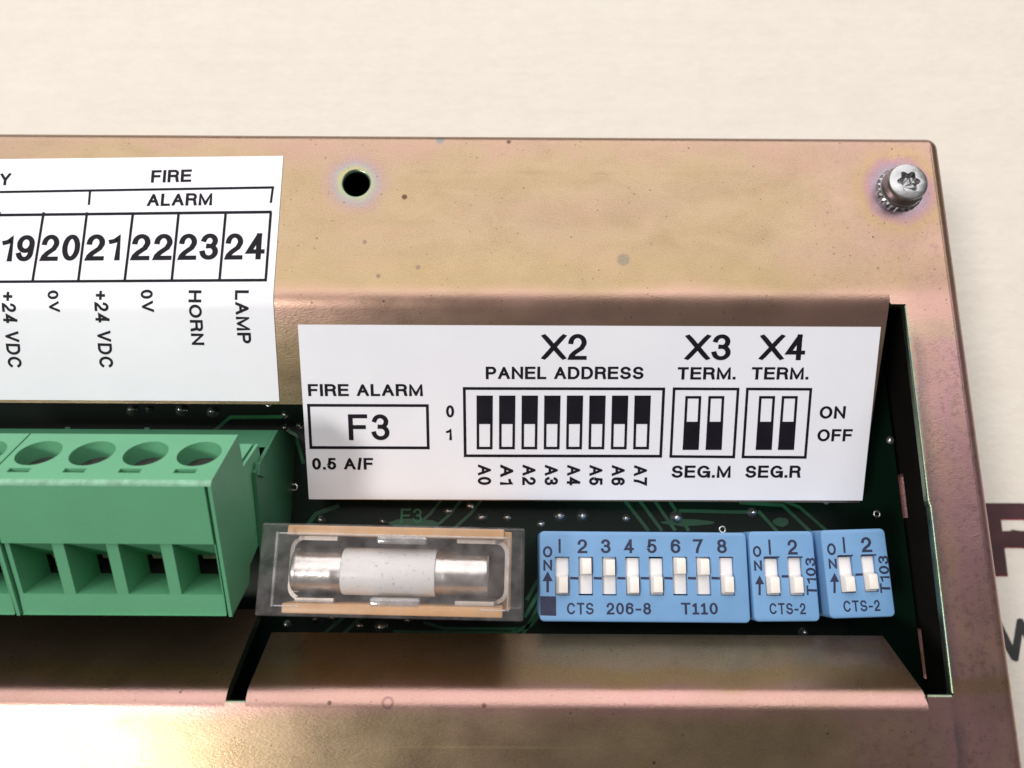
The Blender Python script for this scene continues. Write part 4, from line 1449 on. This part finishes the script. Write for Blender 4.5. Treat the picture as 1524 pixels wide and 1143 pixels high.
def build_switch(label, tl, tr, br, bl, z_top, slots, states, texts, marks, tilt=(0, 0)):
    """corner pixels of the top face; slots = list of slot rectangles in pixels; texts and marks in pixels as well"""
    q = [on_z(*c, z_top) for c in (tl, tr, br, bl)]
    cx, cy = sum(p.x for p in q) / 4, sum(p.y for p in q) / 4
    rot = math.atan2((q[1].y - q[0].y + q[2].y - q[3].y) / 2, (q[1].x - q[0].x + q[2].x - q[3].x) / 2)
    wd = ((q[1] - q[0]).length + (q[2] - q[3]).length) / 2
    ht = ((q[0] - q[3]).length + (q[1] - q[2]).length) / 2
    zb_ = Z_P
    root = thing('slide_switch', label, 'switch', (cx, cy, zb_), (0, 0, rot), group='blue slide switches')
    top = z_top - zb_
    inv = Matrix.Rotation(-rot, 2)

    def loc(x, y):
        p = on_z(x, y, z_top)
        return inv @ Vector((p.x - cx, p.y - cy))
    hw, hh = wd / 2, ht / 2
    mb = MB()
    b_ = 0.3
    rects = []
    sh = []
    for (x0, y0, x1, y1) in slots:
        c = loc((x0 + x1) / 2, (y0 + y1) / 2)
        pa, pb = loc(x0, (y0 + y1) / 2), loc(x1, (y0 + y1) / 2)
        pc, pd = loc((x0 + x1) / 2, y0), loc((x0 + x1) / 2, y1)
        sh.append((c.x, c.y, (pb - pa).length / 2, (pc - pd).length / 2))
    for x, y, a, h in sh:
        rects.append([(x - a, y - h), (x + a, y - h), (x + a, y + h), (x - a, y + h)])
    def rrect(w_, h_, r, n=4):
        out = []
        for sx, sy, a0 in ((1, 1, 0), (-1, 1, 90), (-1, -1, 180), (1, -1, 270)):
            for k in range(n + 1):
                a = math.radians(a0 + 90 * k / n)
                out.append((sx * (w_ - r) + r * math.cos(a), sy * (h_ - r) + r * math.sin(a)))
        return out
    outer_ = rrect(hw - 0.22, hh - 0.22, 0.3)
    mb.poly([outer_] + rects, lambda p: (p[0], p[1], top))
    prev, zprev = outer_, top
    for k in range(1, 4):
        a = PI / 2 * k / 3
        cur = rrect(hw - 0.22 + 0.22 * math.sin(a), hh - 0.22 + 0.22 * math.sin(a), 0.3 + 0.22 * math.sin(a))
        z = top - 0.22 + 0.22 * math.cos(a)
        for i in range(len(cur)):
            j = (i + 1) % len(cur)
            mb.quad((*prev[i], zprev), (*prev[j], zprev), (*cur[j], z), (*cur[i], z))
        prev, zprev = cur, z
    for i in range(len(prev)):
        j = (i + 1) % len(prev)
        mb.quad((*prev[i], zprev), (*prev[j], zprev), (*prev[j], 0.6), (*prev[i], 0.6))
    for r_ in rects:
        for i in range(4):
            a, c = r_[i], r_[(i + 1) % 4]
            mb.quad((*a, top), (*c, top), (*c, top - 1.3), (*a, top - 1.3))
        mb.add([(*p, top - 1.3) for p in r_], [(0, 1, 2, 3)])
    mb.build('body', M_BLUE, root, Vector((0, 0, 0)), True, weld=True).data.set_sharp_from_angle(angle=0.5)
    for (x, y, a, h), up in zip(sh, states):
        jig = random.uniform(-0.10, 0.10)
        gap = random.uniform(0.03, 0.14)
        cr = MB()
        # white carriage that fills the slot, short by a hair at the end it has left
        ca0, ca1 = (y - h + gap + 0.05, y + h - 0.02) if up else (y - h + 0.02, y + h - gap - 0.05)
        cr.box((x - a + 0.04, ca0, top - 1.25), (x + a - 0.04, ca1, top - 0.42))
        co_ = cr.build('slider', M_WHITE_SL, root, Vector((0, 0, 0)), True, bevel=0.05)
        kn = MB()
        kw, kh = a * 0.86, h * 0.47
        ky = y + (h - kh - 0.12 + jig) if up else y - (h - kh - 0.12 + jig)
        z0, z1 = top - 0.43, top + 0.55
        lo = [(x - kw, ky - kh, z0), (x + kw, ky - kh, z0), (x + kw, ky + kh, z0), (x - kw, ky + kh, z0)]
        sxk = 0.16
        hi = [(x - kw + 0.30, ky - kh + 0.16, z1), (x + kw - 0.10, ky - kh + 0.16, z1), (x + kw - 0.10, ky + kh - 0.16, z1), (x - kw + 0.30, ky + kh - 0.16, z1)]
        kn.add(lo + hi, [(4, 5, 6, 7), (0, 1, 5, 4), (1, 2, 6, 5), (2, 3, 7, 6), (3, 0, 4, 7)])
        kn.build('knob', M_KNOB, co_, Vector((0, 0, 0)), True, bevel=0.05)
    pl_top = top + 0.012
    for (txt, bl_, br_, cp_, st) in texts:
        A, B, T = loc(*bl_), loc(*br_), loc(*cp_)
        u = (B - A).normalized()
        v = Vector((-u.y, u.x))
        capv = (T - A).dot(v)
        lettering(txt, lambda a, b2, l, A=A, u=u, v=v: Vector((*(A + u * a + v * b2), pl_top + l)), (B - A).length, capv, root, M_BLUE_INK, Vector((0, 0, 0)), stroke=st)
    for mk in marks:
        P = [loc(*p) for p in mk]
        mb = MB()
        mb.add([(p.x, p.y, pl_top + 0.002) for p in P], [tuple(range(len(P)))])
        mb.build('printed_mark', M_BLUE_INK, root, Vector((0, 0, 0)))
    return root


def arrow(x, yt, yh, yb, hwid, sw):
    return [(x, yt), (x + hwid, yh), (x + sw, yh), (x + sw, yb), (x - sw, yb), (x - sw, yh), (x - hwid, yh)]


def tx(t, x0, x1, yt, yb, st=0.16, sl_=0.0):
    return (t, (x0, yb), (x1, yb + sl_), (x0, yt), st)


# eight-way
slots8 = [(826 + 35.05 * k, 828.5, 847.4 + 35.05 * k, 886.2) for k in range(8)]
t8 = []
for k, x in enumerate((833, 866.9, 901.8, 936.2, 970.5, 1005.7, 1039.2, 1074.8)):
    ch = str(k + 1)
    if ch == '1':
        t8.append(tx('l', x - 1.6, x + 1.6, 802, 823, 0.15))
    else:
        t8.append(tx(ch, x - 7.3, x + 7.3, 802.5, 823.3, 0.165))
t8 += [tx('O', 808, 822.2, 812.8, 829.6, 0.19), tx('N', 808.6, 822, 833, 849.3, 0.19),
       tx('CTS', 843.8, 883.6, 897, 914.5, 0.165), tx('206-8', 902.8, 969.2, 897, 914.5, 0.165), tx('Tii0', 1014, 1068.7, 897, 914.5, 0.165)]
m8 = [arrow(815, 850, 865, 881.6, 7.8, 1.9), [(803.8, 887.2), (827.6, 887.6), (827.8, 916.6), (804.2, 915.8)]]
for k in range(7):
    xa = 848.6 + 35.05 * k
    m8.append([(xa, 858.5), (xa + 12.3, 858.9), (xa + 12.3, 862.6), (xa, 862.2)])
build_switch('long blue eight-way slide switch with four knobs up, beside the clear fuse holder', (803, 790), (1111.5, 793), (1116.5, 927.3), (803, 925.3), -6.0,
             slots8, [0, 1, 1, 0, 0, 1, 1, 0], t8, m8)
# two-way switches
slots2 = [(1138.5, 829, 1160.2, 886.6), (1173.6, 829, 1195, 886.6)]
t2 = [tx('l', 1144.6, 1147.8, 803, 825.6, 0.15), tx('2', 1173, 1187.3, 803, 825.3, 0.165), tx('O', 1121, 1133.5, 812.5, 829, 0.19), tx('N', 1122.6, 1134.5, 834, 849.5, 0.19),
      tx('CTS-2', 1145.6, 1199.6, 897.5, 914.2, 0.165), ('T103', (1216, 886), (1213, 830), (1201, 886), 0.165)]
m2 = [arrow(1130.5, 856.3, 869.5, 885.8, 6.8, 1.7), [(1163.2, 856), (1173.4, 856), (1173.4, 859.6), (1163.2, 859.6)],
      [(1137.5, 828), (1160, 828), (1160, 830.2), (1137.5, 830.2)], [(1172.8, 828), (1194.6, 828), (1194.6, 830.2), (1172.8, 830.2)]]
build_switch('short blue two-way slide switch directly against the long eight-way switch', (1113.5, 791), (1210, 790.3), (1221, 925), (1123, 925.6), -6.0, slots2, [0, 0], t2, m2)
slots3 = [(1249, 827, 1271, 882.3), (1284, 825.8, 1305, 881)]
t3_ = [tx('l', 1255.5, 1258.7, 799.3, 823, 0.15), tx('2', 1283, 1298.5, 799.5, 822, 0.165, -0.5), tx('O', 1231.6, 1244.6, 808.5, 826.2, 0.19), tx('N', 1233.8, 1246, 831.5, 846.4, 0.19),
       tx('CTS-2', 1256, 1310.6, 894, 910.8, 0.165, -1.5), ('T103', (1325.5, 883), (1321.5, 827), (1310.5, 884), 0.165)]
m3 = [arrow(1242, 852.5, 866, 882.6, 6.9, 1.7), [(1273, 853.5), (1284, 853), (1284, 856.6), (1273, 857)],
      [(1247.5, 826), (1269.6, 825.6), (1269.6, 827.8), (1247.5, 828.2)], [(1282.6, 825), (1304.2, 824.6), (1304.2, 826.8), (1282.6, 827.2)]]
build_switch('short blue two-way slide switch sitting slightly crooked beside the dark slot', (1223.5, 789), (1318.3, 786.5), (1332, 917.7), (1233, 921.4), -5.4, slots3, [0, 0], t3_, m3)
